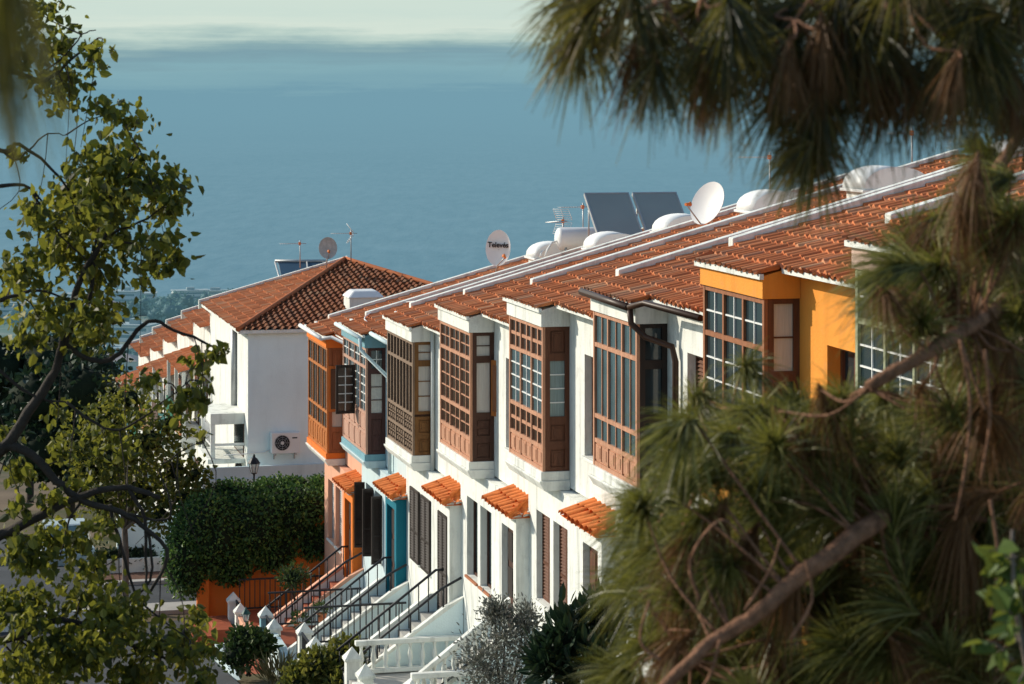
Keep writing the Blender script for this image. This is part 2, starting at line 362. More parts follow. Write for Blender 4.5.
TAN = .277
ZK = [-9.80,-9.0,-8.18,-7.46,-6.78,-6.15,-5.45,-4.8]; HW = [2.86,2.65,2.56,2.61,2.59,2.55,2.72,2.70]; BW = [.56,.57,.52,.5,.434,.43,.44,.45]
P4 = lambda g, c, r: g
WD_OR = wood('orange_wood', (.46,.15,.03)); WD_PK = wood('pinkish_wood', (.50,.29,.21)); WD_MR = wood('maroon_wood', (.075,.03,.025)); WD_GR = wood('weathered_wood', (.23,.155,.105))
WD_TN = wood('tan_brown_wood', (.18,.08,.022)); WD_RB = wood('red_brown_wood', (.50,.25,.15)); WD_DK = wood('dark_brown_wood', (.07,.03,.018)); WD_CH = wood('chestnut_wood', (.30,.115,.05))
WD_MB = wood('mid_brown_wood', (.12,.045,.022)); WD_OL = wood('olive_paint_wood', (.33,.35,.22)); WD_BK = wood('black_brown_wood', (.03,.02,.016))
BAY = [ # front wood, side wood, muntin, glass, front bands, side bands, sill mat, head mat
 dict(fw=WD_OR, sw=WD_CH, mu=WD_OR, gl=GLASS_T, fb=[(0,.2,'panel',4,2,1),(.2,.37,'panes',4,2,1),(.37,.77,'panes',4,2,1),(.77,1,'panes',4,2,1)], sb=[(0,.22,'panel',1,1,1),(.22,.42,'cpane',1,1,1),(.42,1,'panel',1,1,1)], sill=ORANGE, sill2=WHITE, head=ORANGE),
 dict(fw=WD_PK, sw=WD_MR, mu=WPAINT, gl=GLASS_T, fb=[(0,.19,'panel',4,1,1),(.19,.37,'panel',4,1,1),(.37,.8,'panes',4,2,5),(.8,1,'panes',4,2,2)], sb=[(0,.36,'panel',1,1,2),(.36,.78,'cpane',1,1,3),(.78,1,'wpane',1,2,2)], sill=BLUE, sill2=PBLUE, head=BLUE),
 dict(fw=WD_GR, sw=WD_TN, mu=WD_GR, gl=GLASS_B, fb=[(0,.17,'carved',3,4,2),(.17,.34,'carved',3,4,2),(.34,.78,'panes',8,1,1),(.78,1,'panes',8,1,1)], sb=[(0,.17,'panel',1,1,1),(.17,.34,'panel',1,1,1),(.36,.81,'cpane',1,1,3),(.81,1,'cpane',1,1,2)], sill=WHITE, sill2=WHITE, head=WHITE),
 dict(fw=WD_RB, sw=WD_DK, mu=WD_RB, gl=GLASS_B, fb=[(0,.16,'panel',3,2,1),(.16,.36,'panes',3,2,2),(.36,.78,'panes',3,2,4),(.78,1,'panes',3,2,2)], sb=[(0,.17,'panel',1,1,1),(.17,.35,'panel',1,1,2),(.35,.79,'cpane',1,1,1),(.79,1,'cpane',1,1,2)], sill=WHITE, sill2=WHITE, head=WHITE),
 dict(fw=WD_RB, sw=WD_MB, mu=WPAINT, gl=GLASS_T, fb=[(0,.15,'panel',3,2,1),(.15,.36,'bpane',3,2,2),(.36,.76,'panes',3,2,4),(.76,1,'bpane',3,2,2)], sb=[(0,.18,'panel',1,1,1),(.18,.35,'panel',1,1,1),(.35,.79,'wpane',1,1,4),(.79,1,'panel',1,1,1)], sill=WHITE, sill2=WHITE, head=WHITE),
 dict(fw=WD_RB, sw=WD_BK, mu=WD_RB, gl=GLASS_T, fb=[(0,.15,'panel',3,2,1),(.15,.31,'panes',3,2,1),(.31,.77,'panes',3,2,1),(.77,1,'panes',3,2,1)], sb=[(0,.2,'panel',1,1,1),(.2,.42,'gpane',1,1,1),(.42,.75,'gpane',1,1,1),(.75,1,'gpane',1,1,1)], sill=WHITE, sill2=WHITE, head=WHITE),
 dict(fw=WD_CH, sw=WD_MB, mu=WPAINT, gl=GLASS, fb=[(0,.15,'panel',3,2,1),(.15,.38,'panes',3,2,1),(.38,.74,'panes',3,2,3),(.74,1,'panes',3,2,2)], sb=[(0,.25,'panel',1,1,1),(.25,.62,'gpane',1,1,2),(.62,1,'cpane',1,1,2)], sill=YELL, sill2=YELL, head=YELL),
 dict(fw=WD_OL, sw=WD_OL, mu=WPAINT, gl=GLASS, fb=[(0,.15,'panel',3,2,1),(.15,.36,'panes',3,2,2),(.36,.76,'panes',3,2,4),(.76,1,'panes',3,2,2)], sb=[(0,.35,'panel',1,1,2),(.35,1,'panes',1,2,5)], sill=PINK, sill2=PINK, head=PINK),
]
HL = ['salmon and orange terrace house with bright orange wooden bay, farthest of the terrace',
 'pale blue terrace house with pinkish wooden bay and teal porch pillar',
 'white terrace house with weathered greyish bay and louvred ground floor shutters',
 'white terrace house with red-brown bay whose side window shutter stands open',
 'white terrace house whose wooden bay has white glazing bars and a brown panelled side',
 'white terrace house with large-paned brown bay and dark brown gutter pipe',
 'yellow-orange terrace house with brown bay window, behind the pine tips',
 'pink terrace house with pale olive bay window, mostly hidden by the pine']
WALL = [SALMON, PBLUE, WHITE, WHITE, WHITE, WHITE, YELL, PINK]; FIN = [ORANGE, TEAL, WHITE, WHITE, WHITE, WHITE, YELL, PINK]
def shutter_mesh(w, h, th=.035, slat=.06):
    mb = MB(); st = .045
    mb.box(0, st, 0, th, 0, h); mb.box(w-st, w, 0, th, 0, h); mb.box(st, w-st, 0, th, 0, st*1.4); mb.box(st, w-st, 0, th, h-st*1.4, h); mb.box(st, w-st, 0, th, h*.4, h*.4+st)
    z = st*1.4
    while z < h-st*1.4-.02:
        mb.hexa([(st,0.002,z),(w-st,0.002,z),(w-st,th-.004,z+.03),(st,th-.004,z+.03),(st,.002,z+.012),(w-st,.002,z+.012),(w-st,th-.004,z+.042),(st,th-.004,z+.042)]); z += slat
    return mb
def house(k):
    z0 = ZK[k]; hw = HW[k]; w = BW[k]*PITCH; B = BAY[k]; wall = WALL[k]
    H = thing('terrace_house', HL[k], 'house', W(PITCH*k, 0, z0), ROT)
    zr0 = hw+.33; rz = lambda y: zr0+TAN*(y+.12)
    xl, xr = -2.9, 2.9; YR = 9.3
    # body
    b = MB(); b.prism([(.78,-6), (.78, rz(.78)-.08), (YR, rz(YR)-.08), (17, rz(YR)-TAN*7.7-.08), (17,-6)], xl, xr)
    win = (1.0, 2.0, .42, 2.2)
    zt = rz(.5)-.1
    b.box(xl, win[0], .5, .78, -.3, zt); b.box(win[1], xr, .5, .78, -.3, zt); b.box(win[0], win[1], .5, .78, -.3, win[2]); b.box(win[0], win[1], .5, .78, win[3], zt)
    b.build('wall', wall, H)
    wf = MB(); wf.box(win[0], win[0]+.07, .68, .74, win[2], win[3]); wf.box(win[1]-.07, win[1], .68, .74, win[2], win[3]); wf.box(win[0]+.07, win[1]-.07, .68, .74, win[2], win[2]+.07); wf.box(win[0]+.07, win[1]-.07, .68, .74, win[3]-.07, win[3]); wf.box(win[0]+.47, win[0]+.53, .68, .74, win[2]+.07, win[3]-.07)
    wo_ = wf.build('window', WD_MB, H); MB().box(win[0]+.07, win[1]-.07, .72, .735, win[2]+.07, win[3]-.07).build('pane', GLASS, wo_)
    MB().box(win[0]-.05, win[1]+.05, .44, .68, win[2]-.06, win[2]-.003).build('sill', WHITE2, wo_, .008)
    if k in (4, 5):
        for q in (0, 1):
            sh = shutter_mesh(.49, win[3]-win[2]-.02).build('shutter', WD_MB, wo_); sh.location = (win[0]+.01+q*.49, .63, win[2]+.01)
    # roof tiles: main slope and the tongue over the bay
    def ystart(c): return -.14 if -w-.12 <= c <= .12 else .16
    rf = tile_roof('roof', TILE, H, lambda c, y, h: (c, y, rz(y)+h), xl+.12, xr+.02, -.14, lambda c: YR, ystart=ystart)
    bk = MB().grid([[(x, y, rz(YR)-TAN*(y-YR)) for x in (xl+.1, xr+.02)] for y in (YR, 17.2)], False).build('back_slope', TILE, rf)
    et = MB(); et.box(-w-.1, .1, -.10, -.04, rz(-.14)-.06, rz(-.14)+.012); et.box(.13, xr, .2, .26, rz(.16)-.06, rz(.16)+.012); et.box(xl+.12, -w-.13, .2, .26, rz(.16)-.06, rz(.16)+.012)
    et.build('eave_mortar', WHITE2, rf)
    # soffit board and party cap
    sb = MB(); sb.prism([(.24, rz(.24)-.09), (.24, rz(.24)-.06), (.8, rz(.8)-.045), (.8, rz(.8)-.09)], xl+.1, xr); sb.build('soffit', WHITE2, rf)
    cp = MB(); cp.prism([(.52, rz(.52)-.25), (.52, rz(.52)+.13), (YR, rz(YR)+.13), (YR, rz(YR)-.25)], xl-.06, xl+.14); cp.build('party_cap', WHITE2, H, .015)
    # skylight
    if k < 6:
        y0_, y1_ = 5.4, 6.55; zt_ = rz(y0_)+.62; x0_, x1_ = 1.0, 1.95
        if k == 5: x0_, x1_ = 1.0, 1.95
        sk = MB(); sk.prism([(y0_, rz(y0_)-.1), (y0_, zt_), (y1_, zt_), (y1_, rz(y1_)-.1)], x0_, x1_); so_ = sk.build('skylight', WHITE2, H, .01)
        dm = MB(); pf = []
        for i in range(13):
            a = math.pi*i/12; pf.append((y0_-.06+(y1_-y0_+.12)*(1-math.cos(a))/2, zt_+.004+.40*math.sin(a)**.8))
        dm.prism(pf, x0_-.05, x1_+.05); d_ = dm.build('dome', PLAST, so_)
        for i, p in enumerate(d_.data.polygons): p.use_smooth = len(p.vertices) == 4
        MB().box(x0_-.08, x1_+.08, y0_-.1, y1_+.1, zt_-.05, zt_+.002).build('rim', PLAST, so_, .01)
    # bay
    bay = MB().box(-w+.052, -.052, .052, .5, .003, hw-.003).build('bay_window', WD_DK, H)
    Fr, Gl, Mu, Gb, Mb = MB(), MB(), MB(), MB(), MB()
    Tf = lambda a, o, z: (-w+a, .05-o, z)
    fb = B['fb']; lattice(Fr, Gl, Mu, Tf, w, hw, fb, alt=(Gb, Mb))
    Fr.build('front_frame', B['fw'], bay); Gl.build('front_glass', B['gl'], bay)
    if Mu.v: Mu.build('glazing_grid', B['mu'], bay)
    if Gb.v: Gb.build('brown_glass', GLASS_B, bay); Mb.build('wooden_grid', B['fw'], bay)
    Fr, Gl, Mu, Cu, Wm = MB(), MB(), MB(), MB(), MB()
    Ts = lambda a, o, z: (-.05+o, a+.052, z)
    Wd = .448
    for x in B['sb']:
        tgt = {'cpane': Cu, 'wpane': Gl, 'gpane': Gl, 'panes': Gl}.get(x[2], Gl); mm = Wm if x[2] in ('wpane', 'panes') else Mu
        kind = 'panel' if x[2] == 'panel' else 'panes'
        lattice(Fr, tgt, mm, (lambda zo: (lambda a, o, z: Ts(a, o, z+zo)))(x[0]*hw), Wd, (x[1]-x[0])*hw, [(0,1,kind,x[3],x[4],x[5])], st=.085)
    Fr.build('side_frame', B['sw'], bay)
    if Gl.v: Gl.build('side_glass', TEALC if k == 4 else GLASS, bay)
    if Cu.v: Cu.build('curtained_panes', CURT, bay)
    if Mu.v: Mu.build('side_bars', B['sw'], bay)
    if Wm.v: Wm.build('white_bars', WPAINT, bay)
    MB().box(-w, -w+.05, .052, .5, 0, hw).build('far_side', B['sw'], bay)
    # head and sill mouldings of the bay
    MB().prism([(-.035, hw+.002), (-.035, rz(-.035)-.05), (.497, rz(.497)-.05), (.497, hw+.002)], -w-.035, .035).build('bay_head', B['head'] if k not in (6,) else YELL, H, .006)
    sl_ = MB(); sl_.box(-w-.03, .035, -.035, .497, -.16, -.002); sl_.build('bay_sill', B['sill'], H, .008)
    sl2 = MB(); sl2.prism([(-.07,-.19), (-.07,-.163), (.497,-.163), (.497,-.34), (.02,-.34)], -w-.06, .07); sl2.build('sill_moulding', B['sill2'], H, .008)
    # ground floor: wall with two windows, porch with door, canopy
    gw = MB(); y0, y1 = .3, .72; gx0, gx1 = -2.2, 2.3
    zt, zb = -.345, -6.0
    ops = [(-1.6, -.62, -2.6, -.95), (-.38, .6, -2.6, -.95)]
    gw.box(gx0, -1.6, y0, y1, zb, zt); gw.box(-.62, -.38, y0, y1, zb, zt); gw.box(.6, gx1, y0, y1, zb, zt)
    for a, b_, c, d in ops: gw.box(a, b_, y0, y1, zb, c); gw.box(a, b_, y0, y1, d, zt)
    gw.box(-2.9, 3.62, y1, .79, -6, -.35)
    gm = SALMON if k == 0 else wall
    gw.build('ground_floor_wall', gm, H)
    pw = MB(); py = .05
    pw.box(2.3, 2.5, py, y1, zb, -.5); pw.box(3.42, 3.64, py, y1, zb, -.5); pw.box(2.5, 3.42, py, y1, -.8, -.5); pw.box(2.5, 3.42, py, y1, zb, -3.0)
    pw.build('porch', FIN[k] if k < 2 else wall, H)
    for a, b_, c, d in ops:
        fr = MB(); yb = y0+.17
        fr.box(a, a+.06, yb-.03, yb+.05, c, d); fr.box(b_-.06, b_, yb-.03, yb+.05, c, d); fr.box(a+.06, b_-.06, yb-.03, yb+.05, c, c+.06); fr.box(a+.06, b_-.06, yb-.03, yb+.05, d-.06, d); fr.box((a+b_)/2-.03, (a+b_)/2+.03, yb-.03, yb+.05, c+.06, d-.06)
        fo = fr.build('window', WD_DK, H); MB().box(a+.06, b_-.06, yb, yb+.03, c+.06, d-.06).build('pane', GLASS if k != 2 else DARK, fo)
        MB().box(a-.03, b_+.03, y0-.05, yb-.03, c-.05, c-.002).build('sill', TERRA if k in (3,) else WHITE2, fo, .006)
        if k in (2, 4):
            yy_ = .27 if k == 2 else .43
            for q in (0, 1):
                sm = shutter_mesh((b_-a)/2-.01, d-c+.02).build('shutter', WD_BK if k == 2 else WD_MB, fo); sm.location = (a+.005+q*(b_-a)/2, yy_-.02, c-.01)
        if k == 1:
            for q, (xx, an) in enumerate(((a, 200), (b_, -20))):
                sm = shutter_mesh(.27, d-c+.02, slat=.036).build('shutter', WD_BK, fo); sm.location = (xx, .27, c-.01); sm.rotation_euler = (0, 0, math.radians(-100 if q == 0 else -75))
        if k in (0,):
            sm = shutter_mesh(.46, d-c-.02).build('shutter', GREYM, fo); sm.location = (a+.02, .41, c+.01)
    dr = MB(); dr.box(2.5, 3.42, .17, .24, -3.0, -.8); do = dr.build('door', WD_DK, H)
    dp = MB()
    for q in range(2):
        for r in range(3): dp.box(2.58+q*.42, 2.92+q*.42, .15, .17, -2.85+r*.68, -2.3+r*.68)
    dp.build('door_panel', WD_BK if k != 4 else WD_MB, do)
    MB().tube([(3.3,.15,-1.95), (3.3,.11,-1.95), (3.22,.11,-1.95)], .012, 6).build('handle', GREYM, do)
    if k == 2:
        for q in (0, 1):
            sm = shutter_mesh(.45, 2.15).build('shutter', WD_BK, do); sm.location = (2.51+q*.46, .03, -2.96)
    # canopy: barrel tiles sloping outwards on a white slab
    cx0, cx1 = 1.62, 3.74; ca = MB(); ca.prism([(-.06,-.56), (-.06,-.50), (.5,-.33), (.5,-.42)], cx0+.05, cx1-.04); cb = ca.build('canopy', WHITE2 if k > 0 else CONC, H, .006)
    ct = MB(); n = 8; cw = (cx1-cx0)/n; hipx = .55
    def barrel(p0, p1, r0, r1, side, up):
        p0, p1 = Vector(p0), Vector(p1); P = []
        for p, r in ((p0, r0), (p1, r1)): P.append([p+side*(r*math.cos(math.pi*q/6))+up*(r*.75*math.sin(math.pi*q/6)) for q in range(7)])
        ct.grid(P)
    zc_ = lambda yy2: -.50+(yy2+.06)*.34
    for i in range(n):
        xc = cx0+cw*(i+.5); ytop = min(.5, -.13+.63*(cx1-xc)/hipx); sk_ = random.uniform(-.03,.03)
        nr_ = 2 if ytop > .25 else 1
        for r in range(nr_):
            ya = -.13+(ytop+.13)*r/nr_+random.uniform(-.015,.015); yb2 = -.13+(ytop+.13)*(r+1)/nr_+.05; dz = random.uniform(-.008,.014)
            barrel((xc-sk_,ya,zc_(ya)+.022+dz), (xc+sk_,yb2,zc_(yb2)+dz), cw*.56, cw*.44, Vector((1,0,0)), Vector((0,0,1)))
    ct.poly([(cx0,-.1,zc_(-.1)+.01), (cx1,-.1,zc_(-.1)+.01), (cx1-hipx,.5,zc_(.5)+.01), (cx0,.5,zc_(.5)+.01)])
    ct.poly([(cx1,-.1,zc_(-.1)), (cx1,.5,zc_(-.1)), (cx1-hipx,.5,zc_(.5))])
    for q, yy2 in enumerate((.06, .24, .42)):
        xt = cx1-hipx*(yy2+.13)/.63; barrel((cx1+.02,yy2,zc_(-.13)+.02), (xt,yy2,zc_(yy2)+.01), .105, .08, Vector((0,1,0)), Vector((0,0,1)))
    barrel((cx1+.02,-.14,zc_(-.13)+.05), (cx1-hipx*.5,.19,zc_(.19)+.07), .09, .075, Vector((.75,-.66,0)), Vector((0,0,1))); barrel((cx1-hipx*.47,.16,zc_(.16)+.085), (cx1-hipx,.5,zc_(.5)+.07), .09, .075, Vector((.75,-.66,0)), Vector((0,0,1)))
    barrel((cx0+.02,-.13,zc_(-.13)+.05), (cx0+.02,.5,zc_(.5)+.05), .09, .075, Vector((1,0,0)), Vector((0,0,1)))
    ct.build('canopy_tiles', TILE_C, cb)
    # pipes
    if k == 1:
        gp = MB(); gp.tube([(-w-.1, -.17, rz(-.14)-.03), (.1, -.17, rz(-.14)-.06)], .055, 8); gp.tube([(.13, -.17, rz(-.14)-.06), (.16,-.16, rz(-.14)-.35), (.9, .38, rz(-.14)-.95), (.95, .42, rz(-.14)-1.2), (.95, .42, -.4)], .045, 8)
        gp.tube([(.15,.1,rz(.16)-.03),(2.8,.1,rz(.16)-.06)], .055, 8)
        gp.build('gutter', PBLUE, H)
    if k == 0:
        gp = MB(); gp.tube([(-w-.25, -.19, rz(-.14)-.03), (.15, -.19, rz(-.14)-.05)], .06, 8); gp.tube([(.15, -.17, rz(-.14)-.05), (.2, .1, rz(-.14)-.02), (2.8,.1,rz(.16)-.05)], .05, 8); gp.build('gutter', WPAINT, H)
    if k == 5:
        gp = MB(); gp.tube([(-w-.1, -.17, rz(-.14)-.02), (.12, -.17, rz(-.14)-.05)], .06, 8); gp.tube([(.12, -.17, rz(-.14)-.05), (.35, .02, rz(.16)-.05), (2.85,.1,rz(.16)-.06)], .05, 8)
        gp.tube([(.12,-.15,rz(-.14)-.08), (.13,-.13,rz(-.14)-.3), (.3,.05,rz(-.14)-.5), (.62,.38,rz(-.14)-.62), (.66,.42,rz(-.14)-.85), (.66,.42,-.4)], .05, 8); gp.build('gutter', IRONB, H)
    if k in (2,):
        gp = MB(); gp.tube([(.10,.44,zr0-.1), (.10,.44,-.35)], .045, 8); gp.build('downpipe', WHITE2, H)
    if k == 3: # open shutter leaf at the side of the bay
        lf = MB(); lf.box(0, .04, 0, .4, 0, 1.13); lo = lf.build('side_shutter', WD_OR, bay, .006); lo.location = (.02, .46, .92); lo.rotation_euler = (0,0,math.radians(-62))
        MB().box(.04, .055, .06, .34, .1, 1.03).build('shutter_panel', WD_CH, None).parent = lo
    if k == 1: # casement of the bay front standing open
        Fr, Gl, Mu = MB(), MB(), MB()
        lattice(Fr, Gl, Mu, lambda a, o, z: (o, -a, z), .5, 1.24, [(0,1,'panes',1,2,5)], st=.06, d=.045)
        ca_ = Fr.build('casement', WD_BK, bay); ca_.location = (-1.5, -.01, .84); ca_.rotation_euler = (0,0,math.radians(4))
        Gl.build('casement_glass', GLASS_B, None).parent = ca_; Mu.build('casement_grid', WPAINT, None).parent = ca_
    if k == 0:
        lf = MB(); lf.box(0, .035, 0, .42, 0, 1.25); lo = lf.build('side_shutter', WD_OR, bay, .006); lo.location = (.0, .03, 1.12)
        MB().box(.035, .05, .07, .35, .08, 1.17).build('shutter_panel', GLASS_B, None).parent = lo
    return H
HS = [house(k) for k in range(8)]
# loose cable lying on the roof of the farthest houses
def roofpt(k, x, y, dz=0): return W(PITCH*k+x, y, ZK[k]+HW[k]+.33+TAN*(y+.12)+dz)
cb = MB(); cb.tube([roofpt(1, -1.6+1.6*math.cos(a)*.9, 1.1+.8*math.sin(a), .08) for a in [i*.3 for i in range(3, 17)]], .018, 5); tag(cb.build('cable', WPAINT), 'loose white cable looped on the red tiles of the blue house', 'cable')

# ---------------------------------------------------------------- things on the roofs
def disc(name, label, c, normal, rx, ry, back=PLAST, depth=.1, mast=.5, armdir=None, foot=None, mesh=PLAST):
    T_ = thing(name, label, 'satellite dish', foot if foot is not None else c-Vector((0,0,ry+mast)))
    base = Vector(T_.location); n = Vector(normal).normalized(); u = Vector((0,0,1)).cross(n).normalized(); v = n.cross(u)
    R = lambda a, b_, o: (c+u*a+v*b_+n*o)-base
    mb = MB(); P = []
    for i in range(9):
        f = i/8; P.append([R(rx*f*math.cos(2*math.pi*q/32), ry*f*math.sin(2*math.pi*q/32), depth*(f*f-1)) for q in range(33)])
    mb.grid(P)
    P = [[R(rx*f*math.cos(2*math.pi*q/32), ry*f*math.sin(2*math.pi*q/32), depth*(f*f-1)-.014) for q in range(33)] for f in (0,.25,.5,.75,.9,1)]
    mb.grid(P); mb.grid([[R(rx*math.cos(2*math.pi*q/32), ry*math.sin(2*math.pi*q/32), o) for q in range(33)] for o in (-.014, 0)])
    mb.build('reflector', mesh, T_)
    am = MB(); l0 = R(0, -ry*.96, 0); l1 = R(armdir[0] if armdir else 0, -ry*.55, rx*1.25); am.tube([l0, l1], .016, 6); am.build('arm', GREYM, T_)
    ln = MB(); d = (R(0,0,0)-l1).normalized(); ln.tube([l1-d*.02, l1+d*.09, l1+d*.12], [.035,.035,.055], 8); ln.build('receiver', ORPL, T_)
    mm = MB(); mm.tube([Vector((0,0,0)), R(0,-ry*.2,-depth-.1), ], .026, 8); mm.tube([R(0,-ry*.2,-depth-.1), R(0,-ry*.05,-depth-.01)], .03, 8); mm.build('mast', GREYM, T_)
    return T_, R
rp = roofpt
c = at(498, 248, 66.5); T_, R = disc('satellite_dish', 'white oval satellite dish with black lettering at the lower end of the roofs', c, (-.38,-.9,.12), .37, .50, depth=.06, armdir=(.42,), foot=at(496, 273, 66.9))
tx = bpy.data.curves.new('lettering', 'FONT'); tx.body = 'Televés'; tx.size = .2; tx.align_x = 'CENTER'; tx.align_y = 'CENTER'; tx.extrude = .004; tx.offset = .005
tmp_ = bpy.data.objects.new('lettering', tx); COL.objects.link(tmp_); bpy.context.view_layer.update()
tme = bpy.data.meshes.new_from_object(tmp_.evaluated_get(bpy.context.evaluated_depsgraph_get())); bpy.data.objects.remove(tmp_)
to = link('lettering', tme, None, T_); tme.materials.clear(); tme.materials.append(DARK)
n = Vector((-.38,-.9,.12)).normalized(); u = Vector((0,0,1)).cross(n).normalized(); v = n.cross(u); to.matrix_local = Matrix.Translation(R(0,.08,.004)) @ Matrix((u, v, n)).transposed().to_4x4()
disc('satellite_dish', 'large white satellite dish with orange receiver beside the solar panels', at(707, 203, 52), (-.62,-.55,.38), .46, .5, depth=.09, foot=at(713, 240, 53))
def yagi(label, foot, h, ang, n_el=9, length=.9, corner=True, el=.16, boom_h=None):
    T_ = thing('tv_antenna', label, 'antenna', foot, ang); bh = boom_h or h-.12
    MB().tube([(0,0,0), (0,0,h)], .02, 6).build('mast', GREYM, T_)
    b = MB(); b.tube([(-length*.8,0,bh), (length*.25,0,bh)], .012, 6); bo = b.build('boom', GREYM, T_)
    e_ = MB()
    for i in range(n_el):
        x = -length*.8+i*length*.82/n_el; e_.tube([(x,-el,bh), (x,el,bh)], .0065, 5)
    e_.build('elements', GREYM, T_)
    if corner:
        r = MB()
        for s_ in (-1, 1):
            for i in range(6): x = .05-.0*i; z = bh+s_*(.04+i*.06); r.tube([(.08-i*.045,-.24,z), (.08-i*.045,.24,z)], .006, 5)
            for yy_ in (-.24, 0, .24): r.tube([(.08,yy_,bh+s_*.04), (-.145,yy_,bh+s_*.34)], .007, 5)
        r.build('reflector_grid', WPAINT, T_)
    MB().box(-.06, .03, -.03, .03, bh-.05, bh+.05).build('connector_box', ORPL, T_, .008)
    return T_
yagi('tv antenna with white grid reflector and orange box, near the water tank', at(563, 262, 67), 1.25, 1.1, el=.2)
yagi('small tv antenna just left of the tilted solar panels', at(583, 250, 69), 1.35, .4, corner=False)
yagi('tv antenna on the skyline left of the hanging pine tuft', at(770, 225, 58), 1.75, .3, corner=False, el=.22)
yagi('tv antenna with short boom behind the nearest skylight dome', at(912, 190, 50), 1.3, .9, corner=False)
# solar collectors and their tank
def collector(tl, label):
    nv = Vector((-DY, DX, 0)); dv = Vector((DX, DY, 0)); T_ = thing('solar_panel', label, 'solar panel', tl+dv*1.6+Vector((0,0,-1.2)), 0, 'solar collectors on the roof ridge')
    b0 = Vector(T_.location); ex = nv*1.24; ey = dv*math.cos(.66)*2.05+Vector((0,0,-math.sin(.66)*2.05)); nn = ex.cross(ey).normalized()
    if nn.z < 0: nn = -nn
    P = lambda a, b_, o: tl+ex*a+ey*b_+nn*o-b0
    def bx(mb, a0, a1, c0, c1, o0, o1): mb.hexa([P(a0,c0,o0),P(a1,c0,o0),P(a1,c1,o0),P(a0,c1,o0),P(a0,c0,o1),P(a1,c0,o1),P(a1,c1,o1),P(a0,c1,o1)])
    f = MB(); bx(f,0,.03,0,1,-.09,.012); bx(f,.97,1,0,1,-.09,.012); bx(f,.03,.97,0,.02,-.09,.012); bx(f,.03,.97,.98,1,-.09,.012); bx(f,.03,.97,.02,.98,-.09,-.06); f.build('frame', GREYM, T_)
    g_ = MB(); bx(g_,.03,.97,.02,.98,-.02,0); g_.build('absorber', SOLAR, T_)
    l = MB()
    for a in (.1, .9): l.tube([P(a,.05,-.09), P(a,.05,-.09)+Vector((0,0,-1.5))], .02, 6); l.tube([P(a,.9,-.09), P(a,.9,-.09)+Vector((0,0,-.5))], .02, 6)
    l.build('support', GREYM, T_)
SOLAR = M('solar_absorber', (.27,.30,.285), .6, .12, .6, spec=.25)
tl = at(584, 193, 64.5); collector(tl, 'left one of two tilted dark solar panels on the ridge'); collector(tl+Vector((-DY, DX, 0))*1.34, 'right one of two tilted dark solar panels, beside the large dish')
T_ = thing('water_tank', 'white cylindrical solar water tank left of the solar panels', 'water tank', at(578, 252, 65.5), ROT)
mb = MB(); mb.lathe([(0,-.62),(.2,-.61),(.3,-.55),(.31,-.5),(.31,.5),(.3,.55),(.2,.61),(0,.62)], 20, lambda p: Vector((p.x, p.z, p.y+.36))); mb.build('cylinder', PLAST, T_)
mb = MB(); mb.tube([(.2,-.4,-.2),(.2,-.4,.2)], .03, 6); mb.tube([(.2,.4,-.2),(.2,.4,.2)], .03, 6); mb.tube([(-.2,-.4,-.2),(-.2,-.4,.2)], .03, 6); mb.tube([(-.2,.4,-.2),(-.2,.4,.2)], .03, 6); mb.build('support', GREYM, T_)
mb = MB(); mb.tube([(.1,-.62,.3),(.1,-.75,.28),(.2,-.9,.1),(.3,-1.0,-.1)], .03, 6); mb.tube([(-.05,-.62,.2),(-.05,-.8,.2),(.1,-1.05,0),(.2,-1.1,-.1)], .03, 6); mb.build('pipe', WPAINT, T_)

